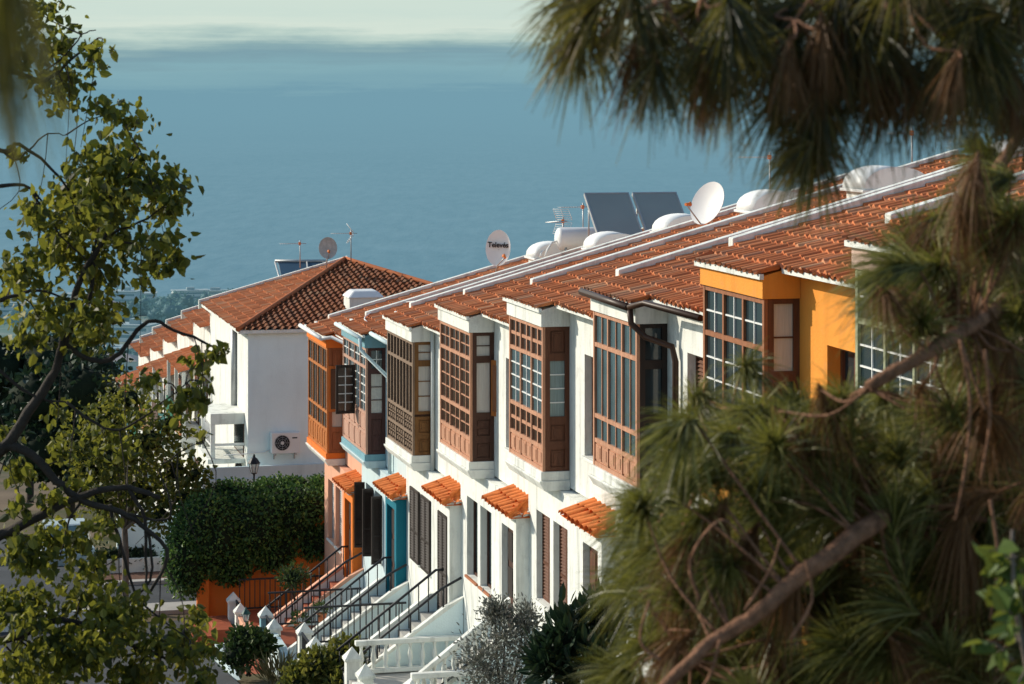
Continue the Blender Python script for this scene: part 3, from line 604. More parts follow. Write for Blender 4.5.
# ---------------------------------------------------------------- end house across the lane and the row behind it
E0 = Vector((-8.73, 77.0, -7.58))
def end_house():
    H = thing('end_house', 'white end house with hipped tile roof, blank shaded wall and air conditioner', 'house', E0, ROT)
    L, Wd, PY, RS = 10.4, 10.56, 5.28, 1.48
    b = MB(); b.box(-L+.05, -.22, .35, Wd-.35, -9.5, -.02)
    b.build('wall', WHITE, H); endw = MB().box(-.22, -.205, .352, Wd-.352, -9.4, -.03).build('end_wall', SHADE_GREY, H)  # thin sheet over the white wall carries its shade tone
    rf = tile_roof('roof', TILE, H, lambda c, y, h: (c, y, RS/PY*y+h), -L, 0, 0, lambda c: PY*max(0, min(1, -c/L)), per=.24)
    tile_roof('hip_end', TILE_SHADED, rf, lambda c, y, h: (-y, c, RS/L*y+h), 0, Wd, 0, lambda c: L*max(0, 1-abs(c-PY)/PY), course=.40, per=.24, amp=.05, lift=.05)
    MB().grid([[(-L, Wd, 0), (0, Wd, 0)], [(-L, PY, RS), (-L+.01, PY, RS)]], False).build('back_slope', TILE, rf)
    cp = MB(); cp.prism([(-.05,-.2), (-.05,.12), (PY+.1, RS+.14), (PY+.1, RS-.2)], -L-.16, -L+.02); cp.build('verge_cap', WHITE2, rf)
    hp = MB(); hp.tube([(-L*i/20, PY*i/20, RS*i/20+.05) for i in range(21)], .085, 8); hp.tube([(-L*i/20, Wd-PY*i/20, RS*i/20+.05) for i in range(21)], .085, 8); hp.build('hip_tiles', TILE, rf)
    ev = MB(); ev.box(-.12, -.03, .02, Wd, -.1, .01); ev.box(-L, -.12, .03, .12, -.1, .01); ev.build('eave_mortar', WHITE2, rf)
    sk = MB(); sk.prism([(3.95,.2), (3.95,.80), (5.05,.80), (5.05,.2)], -3.05, -1.95); so_ = sk.build('skylight', WHITE2, H, .01)
    dm = MB(); dm.hexa([(-3.13,3.87,.80),(-1.87,3.87,.80),(-1.87,5.13,.80),(-3.13,5.13,.80),(-2.9,4.1,1.03),(-2.1,4.1,1.03),(-2.1,4.9,1.03),(-2.9,4.9,1.03)]); dm.build('dome', PLAST, so_, .06)
    # lower terrace with parapet, facade balcony box, arch and window on the lit side
    tr = MB(); tr.box(-.2, .5, -1.2, 4.9, -8.5, -4.72); tr.box(-.2, .56, -1.25, 4.9, -4.72, -4.62); tr.box(.38, .5, -1.2, 4.9, -4.62, -4.25); tr.build('terrace_parapet', PBLUE, H, .01)
    bx = MB(); bx.box(-3.6, -1.0, -.75, .345, -3.1, -2.75); bx.box(-3.6, -3.45, -.75, -.6, -4.2, -3.1); bx.box(-1.15, -1.0, -.75, -.6, -4.2, -3.1); bx.box(-3.7, -.9, -.85, .345, -4.35, -4.2); bx.build('balcony', WHITE2, H, .01)
    mb = MB()
    for i in range(7): mb.tube([(-3.3+i*.34,-.7,-3.75),(-3.3+i*.34,-.7,-3.1)], .035, 6)
    mb.box(-3.45, -1.15, -.74, -.66, -3.8, -3.75); mb.box(-1.1, -1.04, -.6, .34, -3.8, -3.72); mb.build('baluster_row', WPAINT, H)
    wn = MB().box(-3.5, -1.1, .33, .349, -4.2, -3.1).build('window', WD_DK, H); MB().box(-3.42, -1.2, .322, .33, -4.15, -3.15).build('pane', GLASS, wn)
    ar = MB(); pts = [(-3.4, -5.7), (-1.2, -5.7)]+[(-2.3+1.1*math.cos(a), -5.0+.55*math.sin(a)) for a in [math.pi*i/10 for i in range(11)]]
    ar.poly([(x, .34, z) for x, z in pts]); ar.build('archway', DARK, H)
    dp = MB(); dp.tube([(-3.0,.26,-.1),(-3.0,.26,-2.9)], .1, 8); dp.build('downpipe', GREYM, H)
    return H
end_house()
# air conditioner on the end wall
A = thing('air_conditioner', 'white outdoor air conditioning unit fixed to the shaded end wall', 'air conditioner', E0+Vector((DX*-.2-DY*1.06, DY*-.2+DX*1.06, -3.93)), ROT)
MB().box(.02, .36, 0, .92, 0, .66).build('casing', WPAINT, A, .02)
fan = MB(); fan.lathe([(0,0),(.245,0),(.245,.012),(0,.012)], 24, lambda p: Vector((.361+p.z, .34+p.x, .34+p.y)), False); fan.build('fan_opening', DARK, A)
gr = MB()
for r in (.06,.12,.18,.235): gr.tube([(.38, .34+r*math.cos(q*math.pi/12), .34+r*math.sin(q*math.pi/12)) for q in range(25)], .006, 5)
for q in range(8): gr.tube([(.382,.34,.34),(.382,.34+.24*math.cos(q*math.pi/4),.34+.24*math.sin(q*math.pi/4))], .005, 5)
gr.build('fan_grille', GREYM, A); MB().lathe([(0,0),(.05,0),(.05,.02),(0,.02)], 12, lambda p: Vector((.384+p.z, .34+p.x, .34+p.y)), False).build('fan_hub', WPAINT, A)
MB().box(.361, .365, .66, .82, .47, .51).build('badge', IRON, A)
br = MB(); br.box(0, .4, .1, .14, -.05, -.003); br.box(0, .04, .1, .14, -.22, -.05); br.box(0, .4, .76, .8, -.05, -.003); br.box(0, .04, .76, .8, -.22, -.05); br.build('bracket', GREYM, A)
mb = MB(); mb.tube([(.06,.02,.1),(.04,-.2,.0),(.04,-1.0,-.02),(.04,-1.5,-.03)], .016, 6); mb.build('pipe', WPAINT, A)
# things on the end house roof
c = at(328, 248, 86); disc('satellite_dish', 'greyish satellite dish standing on the hipped roof of the end house', c, (.15,-.95,.2), .33, .39, depth=.07, foot=at(326, 272, 86.4), mesh=M('grey_dish', (.5,.47,.42), .6, .3, 8))
yagi('tv antenna with orange box left of the greyish dish on the end house', at(300, 268, 87), 1.0, .2, corner=False)
yagi('tall tv antenna right of the greyish dish on the end house', at(351, 262, 87), 1.15, .15, corner=True, el=.15)
T_ = thing('solar_panel', 'dark blue solar panel behind the ridge of the end house', 'solar panel', at(300, 285, 90), 0)
b0 = Vector(T_.location); BLP = M('blue_panel', (.035,.075,.115), .35, .15, 1, spec=.5)
pn = MB(); q = [at(278,262,91)-b0, at(322,262,91)-b0, at(326,290,89)-b0, at(284,290,89)-b0]; off = Vector((0,.08,.05)); pn.hexa([p+off for p in q]+q); pn.build('absorber', BLP, T_)
fr = MB(); fr.tube([at(275,261,91)-b0, at(326,261,91)-b0], .06, 6); fr.tube([at(275,262,91)-b0, at(283,290,89)-b0], .035, 6); fr.tube([at(307,262,90.9)-b0, at(310,290,88.9)-b0], .035, 6); fr.build('frame', GREYM, T_)

# stepped row further down the slope
BALC = [(.015,.14,.08), (.10,.06,.045), (.40,.16,.06), (.02,.12,.12), (.3,.2,.12)]
RL = ['white stepped house next to the end house, brown balcony', 'white stepped house with green balcony, second beyond the end house', 'white stepped house with orange balcony, third beyond the end house', 'white stepped house with sawtooth tile roof, fourth beyond the end house', 'farthest white stepped house of the sawtooth row']
for i in range(5):
    zE = [-8.47,-9.35,-10.2,-11.15,-12.0][i]; x1 = -(10.4+5.8*i); x0 = x1-5.8
    H = thing('stepped_house', RL[i], 'house', Vector((E0.x+DX*x1, E0.y+DY*x1, zE)), ROT, 'stepped white houses behind the tree')
    b = MB(); b.prism([(.4,-9), (.4,.08), (5.28,1.42), (10.2,.1), (10.2,-9)], -5.8, 0); b.build('wall', WHITE, H)
    rf = tile_roof('roof', TILE, H, lambda c, y, h: (c, y, .28*y+h), -5.8, 0, 0, lambda c: 5.28, per=.24, seg=6)
    MB().prism([(-.05,-.2), (-.05,.12), (5.3,1.62), (5.3,1.2)], -5.98, -5.8).build('verge_cap', WHITE2, rf)
    aw = tile_roof('balcony_roof', TILE, H, lambda c, y, h: (c, y-.75, -1.6+.33*y+h), -5.7, -.2, 0, lambda c: 1.1, per=.24, seg=6)
    for xx in (-5.6, -2.9, -.35): MB().box(xx, xx+.12, -.62, -.50, -4.0, -1.6).build('post', WHITE2, H)
    MB().box(-5.7, -.2, -.7, .4, -4.15, -4.0).build('balcony_floor', WHITE2, H)
    MB().box(-5.45, -3.0, -.67, -.62, -3.98, -3.05).build('balcony_panel', M('balcony_paint', BALC[i], .6, .15, 3), H); MB().box(-2.7, -.4, -.67, -.62, -3.98, -3.05).build('balcony_panel', M('balcony_paint2', BALC[(i+2) % 5], .6, .15, 3), H)
    for xx in (-5.0, -2.3):
        wn = MB().box(xx, xx+1.3, .36, .398, -4.0, -2.0).build('window', WD_DK, H); MB().box(xx+.1, xx+1.2, .35, .36, -3.9, -2.1).build('pane', GLASS, wn)
        wn = MB().box(xx, xx+1.1, .36, .398, -7.0, -5.4).build('window', WD_DK, H); MB().box(xx+.1, xx+1.0, .35, .36, -6.9, -5.5).build('pane', GLASS, wn)

# ---------------------------------------------------------------- front gardens: stairs, railings, walls, posts
GF = -4.6
STM = [SALMON, PBLUE, WHITE, WHITE, WHITE, WHITE]
PLACE = ['salmon house', 'pale blue house', 'white shuttered house', 'fourth house', 'fifth house']
baluster_me = None
for k in range(5):
    z = ZK[k]; rx = PITCH*k; base = W(rx, 0, z)
    tag(MB().box(-2.1, 3.68, -2.25, .3, -6.2, GF).build('garden_terrace', REDT if k < 2 else CONC, None, .01), kind='structure'); g_ = COL.objects[-1]; g_.location = base; g_.rotation_euler = (0,0,ROT)
    St = thing('staircase', 'masonry steps with sloping side wall up to the '+PLACE[k], 'staircase', base, ROT, 'stairs up to the front doors')
    s = MB(); n = 9; h = (-3.0-GF)/n; run = .235; y0 = -.12
    for i in range(n): s.box(2.42, 3.75, y0-run, .04, GF, -3.002) if i == 0 else s.box(2.42, 3.75, y0-run*(i+1), y0-run*i, GF, -3.0-h*i)
    s.build('steps', REDT if k == 0 else CONC, St, .006)
    sw = MB(); ye = y0-run*n
    for xa, xb, yt_, zt2 in ((3.75, 3.89, .29, -2.45), (2.28, 2.42, .04, -2.66)): sw.prism([(yt_,-6), (yt_,zt2), (y0,-2.66), (ye-.1, GF+.36), (ye-.1,-6)], xa, xb)
    sw.build('side_wall', SHADE_GREY, St, .008)
    cpw = MB()
    for xa, xb, yt_, zt2 in ((3.735, 3.905, .295, -2.445), (2.265, 2.435, .045, -2.655)): cpw.prism([(yt_,zt2), (yt_,zt2+.035), (y0,-2.62), (ye-.1, GF+.40), (ye-.1, GF+.365)], xa, xb)
    cpw.build('coping', SALMON if k == 0 else WHITE2, St)
    if k < 3:
        for side, xx in enumerate((3.3, 3.82)):
            Rl = thing('stair_railing', ('far' if side == 0 else 'near')+' black iron handrail beside the steps of the '+PLACE[k], 'railing', base, ROT, 'black stair railings')
            hgt = .72 if side == 0 else .42
            r = MB(); top = [(xx, .0 if side == 0 else .27, -2.66+hgt+(.0 if side == 0 else .22)), (xx, y0-.05, -2.66+hgt), (xx, ye-.05, GF+.36+hgt)]
            r.tube(top, .028, 6); r.build('handrail', IRON, Rl)
            nb = 11 if side == 0 else 4
            for i in range(nb):
                f = i/(nb-1); yy_ = y0+(ye-y0)*f; zz = -2.64+(GF+.38+2.64)*f
                MB().tube([(xx, yy_, zz-.03), (xx, yy_, zz+hgt)], .014 if side == 0 else .02, 5).build('baluster', IRON, Rl)
        Fe = thing('garden_fence', 'black iron fence across the garden edge of the '+PLACE[k], 'fence', base, ROT, 'black garden fences')
        xx = -1.72; ya, yb = -2.2, .2; tz, bz = GF+.92, GF+.12
        MB().box(xx-.03, xx+.03, ya, yb, tz-.02, tz+.02).build('rail', IRON, Fe); MB().box(xx-.02, xx+.02, ya, yb, bz-.02, bz+.02).build('rail', IRON, Fe)
        n = 17
        for i in range(n):
            yy_ = ya+(yb-ya)*(i+.3)/n; MB().box(xx-.012, xx+.012, yy_-.012, yy_+.012, bz+.02, tz-.02).build('baluster', IRON, Fe)
        Gt = thing('garden_gate', 'dark iron gate between capped posts before the '+PLACE[k], 'gate', base, ROT, 'dark garden gates')
        gx0, gx1 = -1.35, -.15; gy = -2.3
        MB().box(gx0, gx1, gy-.02, gy+.02, -4.85, -4.8).build('rail', IRON, Gt); MB().box(gx0, gx1, gy-.02, gy+.02, -4.2, -4.15).build('rail', IRON, Gt)
        for i in range(9): MB().box(gx0+.05+i*.125, gx0+.075+i*.125, gy-.012, gy+.012, -4.8, -4.2).build('baluster', IRON, Gt)
    else:
        def balustrade(label, pts):
            Bl = thing('balustrade', label, 'balustrade', base, ROT, 'white masonry balustrades')
            a, b_ = Vector(pts[0]), Vector(pts[1]); r = MB(); d = (b_-a); L = d.length; side = Vector((1,0,0)) if abs(d.x) < .5 else Vector((0,1,0))
            def bar(p, q, w, h): r.hexa([p-side*w, p+side*w, q+side*w, q-side*w, p-side*w+Vector((0,0,h)), p+side*w+Vector((0,0,h)), q+side*w+Vector((0,0,h)), q-side*w+Vector((0,0,h))])
            bar(a+Vector((0,0,.56)), b_+Vector((0,0,.56)), .08, .10); r.build('handrail', WHITE2, Bl, .015)
            r = MB(); bar(a+Vector((0,0,-.02)), b_+Vector((0,0,-.02)), .08, .09); r.build('plinth', WHITE2, Bl, .01)
            n = int(L/.24)
            pf = [(.045,.07),(.045,.12),(.03,.15),(.058,.26),(.05,.36),(.028,.45),(.032,.5),(.045,.53),(.045,.57)]
            mb = MB().lathe(pf, 10)
            o0 = None
            for i in range(n):
                p = a+d*(i+.5)/n
                if o0 is None: o0 = mb.build('baluster', WHITE2, Bl); o = o0
                else: o = o0.copy(); COL.objects.link(o); o.parent = Bl
                o.location = p
            return Bl
        balustrade('white masonry balustrade across the garden edge of the '+PLACE[k], [(-1.72,-2.05,GF+.05), (-1.72,.28,GF+.05)])
        balustrade('sloping white balustrade beside the steps of the '+PLACE[k], [(3.82,ye,GF+.38), (3.82,y0,-2.62)])
        hr = MB(); hr.tube([(4.0,.25,-2.25),(4.0,ye-.3,GF+.35)], .025, 6); hr.tube([(3.9,.2,-2.33),(4.0,.2,-2.3)], .02, 6); hr.tube([(4.0,ye-.1,GF+.1),(4.0,ye-.1,GF+.5)], .02, 6); o = hr.build('stair_railing', IRON); o.location = base; o.rotation_euler = (0,0,ROT); tag(o, 'dark plain handrail on the near side of the steps of the '+PLACE[k], 'railing', 'black stair railings')
    # front wall and posts
    fw = MB(); fw.box(.16, 4.1, -2.42, -2.26, -6.2, GF+.25); fw.box(.15, 4.12, -2.45, -2.23, GF+.252, GF+.32); o = fw.build('garden_wall', [SALMON, PBLUE, WHITE, WHITE, WHITE][k], None, .01); o.location = base; o.rotation_euler = (0,0,ROT)
    tag(o, 'low '+['salmon', 'pale blue', 'white', 'white', 'white'][k]+' garden wall before the '+PLACE[k], 'wall', 'low garden walls')
    for j, xx in enumerate((-1.5, 0.0)):
        P_ = MB(); P_.box(-.14, .14, -.14, .14, -6.2, GF+.62); 
        Po = thing('gate_post', ['far', 'near', 'corner'][j]+' square gate post with white pyramid cap before the '+PLACE[k], 'gate post', W(rx+xx, -2.36+.07*k, z-.25), ROT, 'capped gate posts')
        P_.build('shaft', WHITE if not (k == 1 and j == 0) else BLUE, Po, .01)
        c_ = MB(); c_.box(-.18, .18, -.18, .18, GF+.622, GF+.68); s4 = [(-.17,-.17),(.17,-.17),(.17,.17),(-.17,.17)]
        for q in range(4): c_.poly([(*s4[q], GF+.68), (*s4[(q+1) % 4], GF+.68), (0,0,GF+.9)])
        c_.build('cap', WHITE2, Po)
# orange retaining wall with ivy at the end of the salmon house
o = MB(); o.box(-3.15, -2.9, -3.1, .5, -7, -2.2); o.build('retaining_wall', ORANGE, None, .01); ob = COL.objects[-1]; ob.location = W(0,0,ZK[0]); ob.rotation_euler = (0,0,ROT); tag(ob, 'tall orange garden wall under the hanging ivy', 'wall')
o = MB(); o.box(-2.9, -2.62, -3.22, -2.9, -7, -3.2); o.box(-2.93, -2.59, -3.25, -2.87, -3.2, -3.1); o.build('wall_pier', ORANGE, None, .01); ob = COL.objects[-1]; ob.location = W(0,0,ZK[0]); ob.rotation_euler = (0,0,ROT); tag(ob, 'orange pier at the street end of the orange ivy wall', 'pier')
# red tiled steps and blue planter at the kerb
def rowbox(name, label, cat, k, m, boxes, bevel=.01, kind=None):
    mb = MB()
    for b_ in boxes: mb.box(*b_)
    o = mb.build(name, m, None, bevel); o.location = W(PITCH*k, 0, ZK[k]); o.rotation_euler = (0,0,ROT); return tag(o, label, cat, None, kind)
rowbox('tiled_step', 'red tiled doorstep pad on the pavement before the salmon house gate', 'step', 0, REDT, [(-2.0,-.2,-3.5,-2.5,-5.4,-4.85), (-2.0,-.2,-3.0,-2.5,-4.85,-4.7)])
rowbox('tiled_step', 'red tiled strip on the pavement before the pale blue house', 'step', 1, REDT, [(-1.6,1.2,-3.1,-2.52,-6,-5.1)])
rowbox('planter_wall', 'low pale blue kerb wall edging the pavement bed', 'wall', 1, PBLUE, [(-2.0,3.0,-3.5,-3.36,-6.2,-4.98), (-2.14,-2.0,-3.5,-2.55,-6.2,-4.98)])

# ---------------------------------------------------------------- lamps
def lantern(label, foot, h, s, m_=IRON):
    L = thing('street_lamp', label, 'street lamp', foot)
    p = MB(); p.tube([(0,0,0),(0,0,.3),(0,0,.32),(0,0,h-.1*s),(0,0,h)], [.07*s+.02,.06*s+.02,.04*s,.035*s,.05*s], 10); p.build('post', m_, L)
    g_ = MB(); g_.lathe([(.10*s,h+.04*s),(.2*s,h+.42*s)], 6, smooth=False); g_.build('lamp_glass', LGL, L)
    f = MB(); f.lathe([(.0,h),(.11*s,h+.01*s),(.11*s,h+.045*s)], 6, smooth=False); f.lathe([(.23*s,h+.41*s),(.25*s,h+.43*s),(.2*s,h+.5*s),(.12*s,h+.62*s),(.05*s,h+.66*s),(.05*s,h+.72*s),(.02*s,h+.78*s),(0,h+.79*s)], 6, smooth=False)
    for q in range(6): a = q*math.pi/3; f.tube([(.105*s*math.cos(a),.105*s*math.sin(a),h+.03*s),(.212*s*math.cos(a),.212*s*math.sin(a),h+.43*s)], .012*s, 5)
    f.build('lamp_frame', m_, L)
m, t, out = newmat('lamp_glass'); b = t.new('ShaderNodeBsdfPrincipled'); b.inputs['Base Color'].default_value = (.6,.64,.64,1); b.inputs['Roughness'].default_value = .25; b.inputs['Alpha'].default_value = .55; t.l.new(b.outputs[0], out.inputs[0]); LGL = m
q = at(254, 474, 73.6); lantern('black six-sided street lantern behind the ivy hedge', Vector((q.x, q.y, gz(8))), q.z-gz(8), .78)
q = at(246, 622, 59.3); lantern('small green lantern on a short post among the front shrubs', Vector((q.x, q.y, q.z-.9)), .9, .48, M('green_lamp', (.03,.08,.07), .5))

# ---------------------------------------------------------------- foliage helpers
LT = np.array([(0,0,0),(-.34,.28,.13),(-.29,.66,.02),(0,1,-.24),(.29,.66,.04),(.32,.30,.15)]); LQ = np.array([(0,3,2,1),(0,5,4,3)])
LT2 = np.array([(0,0,0),(-.16,.30,.04),(-.15,.66,.03),(0,1,-.06),(.15,.66,.03),(.16,.30,.04)])
def rots(axis, N):
    a = axis/np.linalg.norm(axis, axis=1, keepdims=True); r = rng.normal(size=(N,3)); x = np.cross(a, r); x /= np.linalg.norm(x, axis=1, keepdims=True)
    z = np.cross(x, a); return np.stack([x, a, z], axis=2)
def leaves(name, P, axis, size, m, parent, tmpl=LT):
    N = len(P); R = rots(axis, N); V = np.einsum('nij,kj->nki', R, tmpl)*size[:,None,None]+P[:,None,:]
    Q = (LQ[None]+np.arange(N)[:,None,None]*len(tmpl)).reshape(-1,4); return npmesh(name, V.reshape(-1,3), Q, m, parent)
def blobpts(blobs, dens, shell=.5):
    out = []; cen = []
    for c, r, wgt in blobs:
        n = max(4, int(dens*wgt)); d = rng.normal(size=(n,3)); d /= np.linalg.norm(d, axis=1, keepdims=True)
        rad = rng.uniform(shell**3, 1, n)**(1/3); out.append(np.array(c)[None]+d*rad[:,None]*np.array(r)[None]*(1+.25*(1-shell)/.5*rng.normal(size=(n,1)))); cen.append(d)
    return np.concatenate(out), np.concatenate(cen)
L_TREE = leaf_mat('tree_leaf', [(.010,.022,.008),(.022,.044,.012),(.06,.085,.016),(.17,.18,.025),(.36,.32,.05)], .5)
L_STREET = leaf_mat('street_tree_leaf', [(.03,.05,.014),(.06,.085,.02),(.12,.13,.025),(.17,.15,.03)], .45)
L_IVY = leaf_mat('ivy_leaf', [(.022,.06,.02),(.045,.105,.03),(.10,.19,.045),(.19,.30,.065)], .29)
L_SHRUB = leaf_mat('shrub_leaf', [(.02,.045,.015),(.04,.075,.02),(.09,.12,.03)], .3)
L_DARK = leaf_mat('dark_leaf', [(.012,.028,.014),(.02,.045,.02),(.035,.065,.028)], .2)
L_GREY = leaf_mat('grey_leaf', [(.10,.12,.09),(.17,.18,.15),(.25,.25,.22),(.08,.10,.065)], .2)
L_LIME = leaf_mat('lime_leaf', [(.04,.085,.02),(.08,.14,.028),(.14,.20,.04)], .4)
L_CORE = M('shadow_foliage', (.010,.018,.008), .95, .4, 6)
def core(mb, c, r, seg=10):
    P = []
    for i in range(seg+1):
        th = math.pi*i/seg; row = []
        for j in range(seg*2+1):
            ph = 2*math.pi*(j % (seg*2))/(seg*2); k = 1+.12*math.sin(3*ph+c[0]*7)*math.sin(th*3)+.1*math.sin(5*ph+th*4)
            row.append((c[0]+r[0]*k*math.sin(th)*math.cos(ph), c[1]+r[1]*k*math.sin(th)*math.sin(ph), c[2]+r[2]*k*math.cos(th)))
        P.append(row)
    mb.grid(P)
def shrub(name, label, cat, foot, blobs, n, size, m, tmpl=LT, stem=True, cored=.72, up=.4, group=None, shell=.6):
    T_ = thing(name, label, cat, foot, 0, group); f = Vector(foot); bl = [((Vector(c)-f), r, w) for c, r, w in blobs]
    P, d = blobpts([(tuple(c), r, w) for c, r, w in bl], n, shell)
    ax = d+rng.normal(size=d.shape)*.6+np.array([0,0,up]); leaves('foliage', P, ax, rng.uniform(.65,1.25,len(P))*size, m, T_, tmpl)
    if cored:
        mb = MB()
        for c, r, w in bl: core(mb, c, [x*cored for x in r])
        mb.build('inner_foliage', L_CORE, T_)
    if stem:
        mb = MB()
        for c, r, w in bl:
            mb.tube([Vector((random.uniform(-.08,.08),random.uniform(-.08,.08),-.1)), c*.5+Vector((random.uniform(-.05,.05),0,0)), c], [.035,.025,.012], 6)
        mb.build('stem', BARK, T_)
    return T_
# ivy over the orange wall
ib = []
for x, y, z, rx, ry, rz, w in [(-8.55,-.35,-12.45,1.0,1.0,1.15,2.0),(-9.1,-.5,-13.1,.62,.8,.95,1.1),(-7.35,-.2,-12.35,1.0,.95,.95,1.8),(-6.2,.1,-12.05,1.05,.9,.85,1.7),(-5.3,.3,-12.15,.8,.8,.85,1.2),(-8.0,.8,-11.75,1.1,.7,.6,1.3),(-6.6,1.0,-11.6,1.1,.7,.5,1.2),(-5.4,1.0,-11.6,.8,.6,.5,.8),(-7.9,-.5,-13.15,.6,.6,.65,.7),(-6.8,-.3,-12.95,.7,.6,.6,.7),(-5.7,-.1,-12.75,.7,.6,.6,.7)]:
    cy = 68.7+(x+7)*.25+y
    ib.append(((x, cy, z), (rx, ry, rz), w*1.0))
shrub('ivy_hedge', 'thick green ivy spilling over the tall orange wall', 'ivy', W(-3.0,-2.0,-14.6), ib, 2500, .10, L_IVY, cored=.86, up=-.3, shell=.78, stem=False)
# front shrubs
def bl(px, py, Y, rx, rz, w=1): p = at(px, py, Y); return (tuple(p), (rx, rx, rz), w)
shrub('potted_shrub', 'round clipped green shrub behind the garden fence of the salmon house', 'shrub', at(293,600,62), [bl(293,577,62,.40,.27)], 420, .13, L_SHRUB, tmpl=LT2, cored=.6)
shrub('flowering_shrub', 'white-flecked dark green shrub beside the small lantern', 'shrub', at(247,672,57.5), [bl(246,640,57.5,.42,.30),bl(238,655,57.3,.45,.35),bl(262,645,57.8,.3,.3)], 420, .13, L_SHRUB)
shrub('spiky_plant', 'spiky grass-like plant by the pale blue kerb', 'plant', at(278,690,54), [bl(278,678,54,.32,.2)], 160, .5, leaf_mat('spiky', [(.05,.06,.03),(.09,.09,.04),(.12,.08,.05)], .2), tmpl=np.array([(0,0,0),(-.03,.3,.01),(-.025,.66,.02),(0,1,-.06),(.025,.66,.02),(.03,.3,.01)]), cored=0, up=1.4, stem=False)
shrub('garden_bush', 'yellow-green leafy bush before the white gate posts', 'shrub', at(325,700,51), [bl(320,665,51,.42,.32),bl(345,655,51.3,.36,.36),bl(300,680,50.8,.35,.3),bl(340,685,50.6,.4,.3)], 520, .13, leaf_mat('bush_leaf', [(.02,.04,.012),(.05,.08,.02),(.13,.14,.03),(.2,.18,.05)], .35))
shrub('silver_shrub', 'silvery grey twiggy shrub in front of the sloping balustrade', 'shrub', at(505,720,39), [bl(505,640,39,.42,.40),bl(480,660,38.8,.34,.36),bl(530,655,39,.36,.40),bl(500,680,38.7,.5,.3),bl(525,620,39.2,.22,.26),bl(495,612,39.2,.2,.2)], 1000, .075, L_GREY, tmpl=LT2, cored=0, shell=.15)
shrub('oleander_bush', 'dark green long-leaved bush between the silver shrub and the pine', 'shrub', at(580,730,35), [bl(575,640,35,.42,.45),bl(600,625,35.2,.34,.36),bl(555,660,34.8,.35,.3),bl(600,670,34.5,.45,.4)], 300, .26, L_DARK, tmpl=LT2, cored=.62, up=.8)
for i, (px, py, Y, r) in enumerate([(300,634,57,.14),(322,622,58.5,.12)]):
    f = at(px, py, Y); P_ = thing('flower_pot', ['small terracotta pot behind the garden wall of the pale blue house','tiny terracotta pot by the steps of the pale blue house','terracotta pot hanging plant behind the capped posts'][i], 'flower pot', f, 0, 'small potted plants')
    MB().lathe([(r*.65,0),(r*.95,r*1.5),(r*1.05,r*1.5),(r*1.05,r*1.8),(r*.9,r*1.8),(r*.85,r*1.4),(0,r*1.4)], 14).build('pot', TERRA, P_)
    P, d = blobpts([((0,0,r*2.6),(r*1.3,r*1.3,r*1.2),1)], 70); leaves('foliage', P, d+np.array([0,0,.5]), rng.uniform(.06,.12,len(P)), L_SHRUB, P_)

# ---------------------------------------------------------------- trees
def limb(mb, pts, r0, r1, seg=7, wob=.0):
    pts = [Vector(p) for p in pts]; out = []
    for i in range(len(pts)-1):
        p0 = pts[max(i-1,0)]; p1 = pts[i]; p2 = pts[i+1]; p3 = pts[min(i+2, len(pts)-1)]
        for q in range(4):
            u = q/4; out.append(.5*((2*p1)+(-p0+p2)*u+(2*p0-5*p1+4*p2-p3)*u*u+(-p0+3*p1-3*p2+p3)*u**3)+Vector([random.uniform(-wob,wob) for _ in range(3)]))
    out.append(pts[-1]); n = len(out); mb.tube(out, [r0+(r1-r0)*i/(n-1) for i in range(n)], seg); return out
# the broad-leaved tree on the left, close to the viewer
TY = 20.0
T_ = thing('broadleaf_tree', 'dark branching broad-leaved tree with hanging yellow-green leaves in the left foreground', 'tree', (-6.9, 21.0, gz(-46)))
f0 = Vector(T_.location)
def q_(px, py, Y=TY): return at(px, py, Y)-f0
tk = MB(); limb(tk, [(0,0,-.3),(.2,-.3,2.2),(.5,-.6,4.0),q_(-150,560,20.5)], .2, .12, 10); limb(tk, [q_(-150,560,20.5), q_(-120,300,20.4), q_(-60,100,20.3), q_(-40,-60,20.2)], .12, .05, 8); tk.build('trunk', BARK, T_)
br = MB(); skel = []
def B_(pts, r0, r1, Ys=None): skel.extend(limb(br, [q_(x, y, TY+(dy if len(p) > 2 else 0)) for p in pts for x, y, dy in [(*p, 0)[:3]]], r0, r1, 6, .008))
B_([(-150,560,.4),(-60,490,.2),(0,452),(28,412),(55,372),(66,330),(80,280),(105,235),(112,190)], .06, .016)
B_([(-60,490,.2),(0,447),(32,456),(56,480),(84,502),(120,512),(148,530),(168,556),(150,592)], .05, .012)
B_([(-150,560,.4),(-40,552),(0,536),(42,515),(86,494),(128,488),(160,498)], .06, .02)
B_([(66,330),(72,350),(110,360),(147,322),(175,330),(210,345),(230,352)], .028, .008)
B_([(60,345),(90,300),(95,240),(118,200),(140,150)], .022, .006); B_([(105,235),(140,222),(165,205)], .014, .005); B_([(112,240),(150,250),(160,278)], .012, .004)
B_([(-40,60),(10,70),(45,80),(70,60),(98,38)], .03, .006); B_([(-60,100),(0,150),(20,145),(60,178),(78,215)], .028, .006); B_([(-60,200),(0,186),(30,188),(50,212)], .025, .006); B_([(30,188),(60,235),(90,262)], .012, .005)
B_([(0,150),(18,160),(28,150),(48,134),(66,135)], .012, .004); B_([(40,75),(60,60),(82,35),(96,30)], .01, .004)
B_([(-150,560,.4),(-60,620),(0,640),(60,620),(120,640),(170,660)], .06, .01); B_([(148,530),(150,580),(120,610),(100,640)], .014, .005); B_([(128,488),(145,520),(146,560),(148,600)], .02, .008)
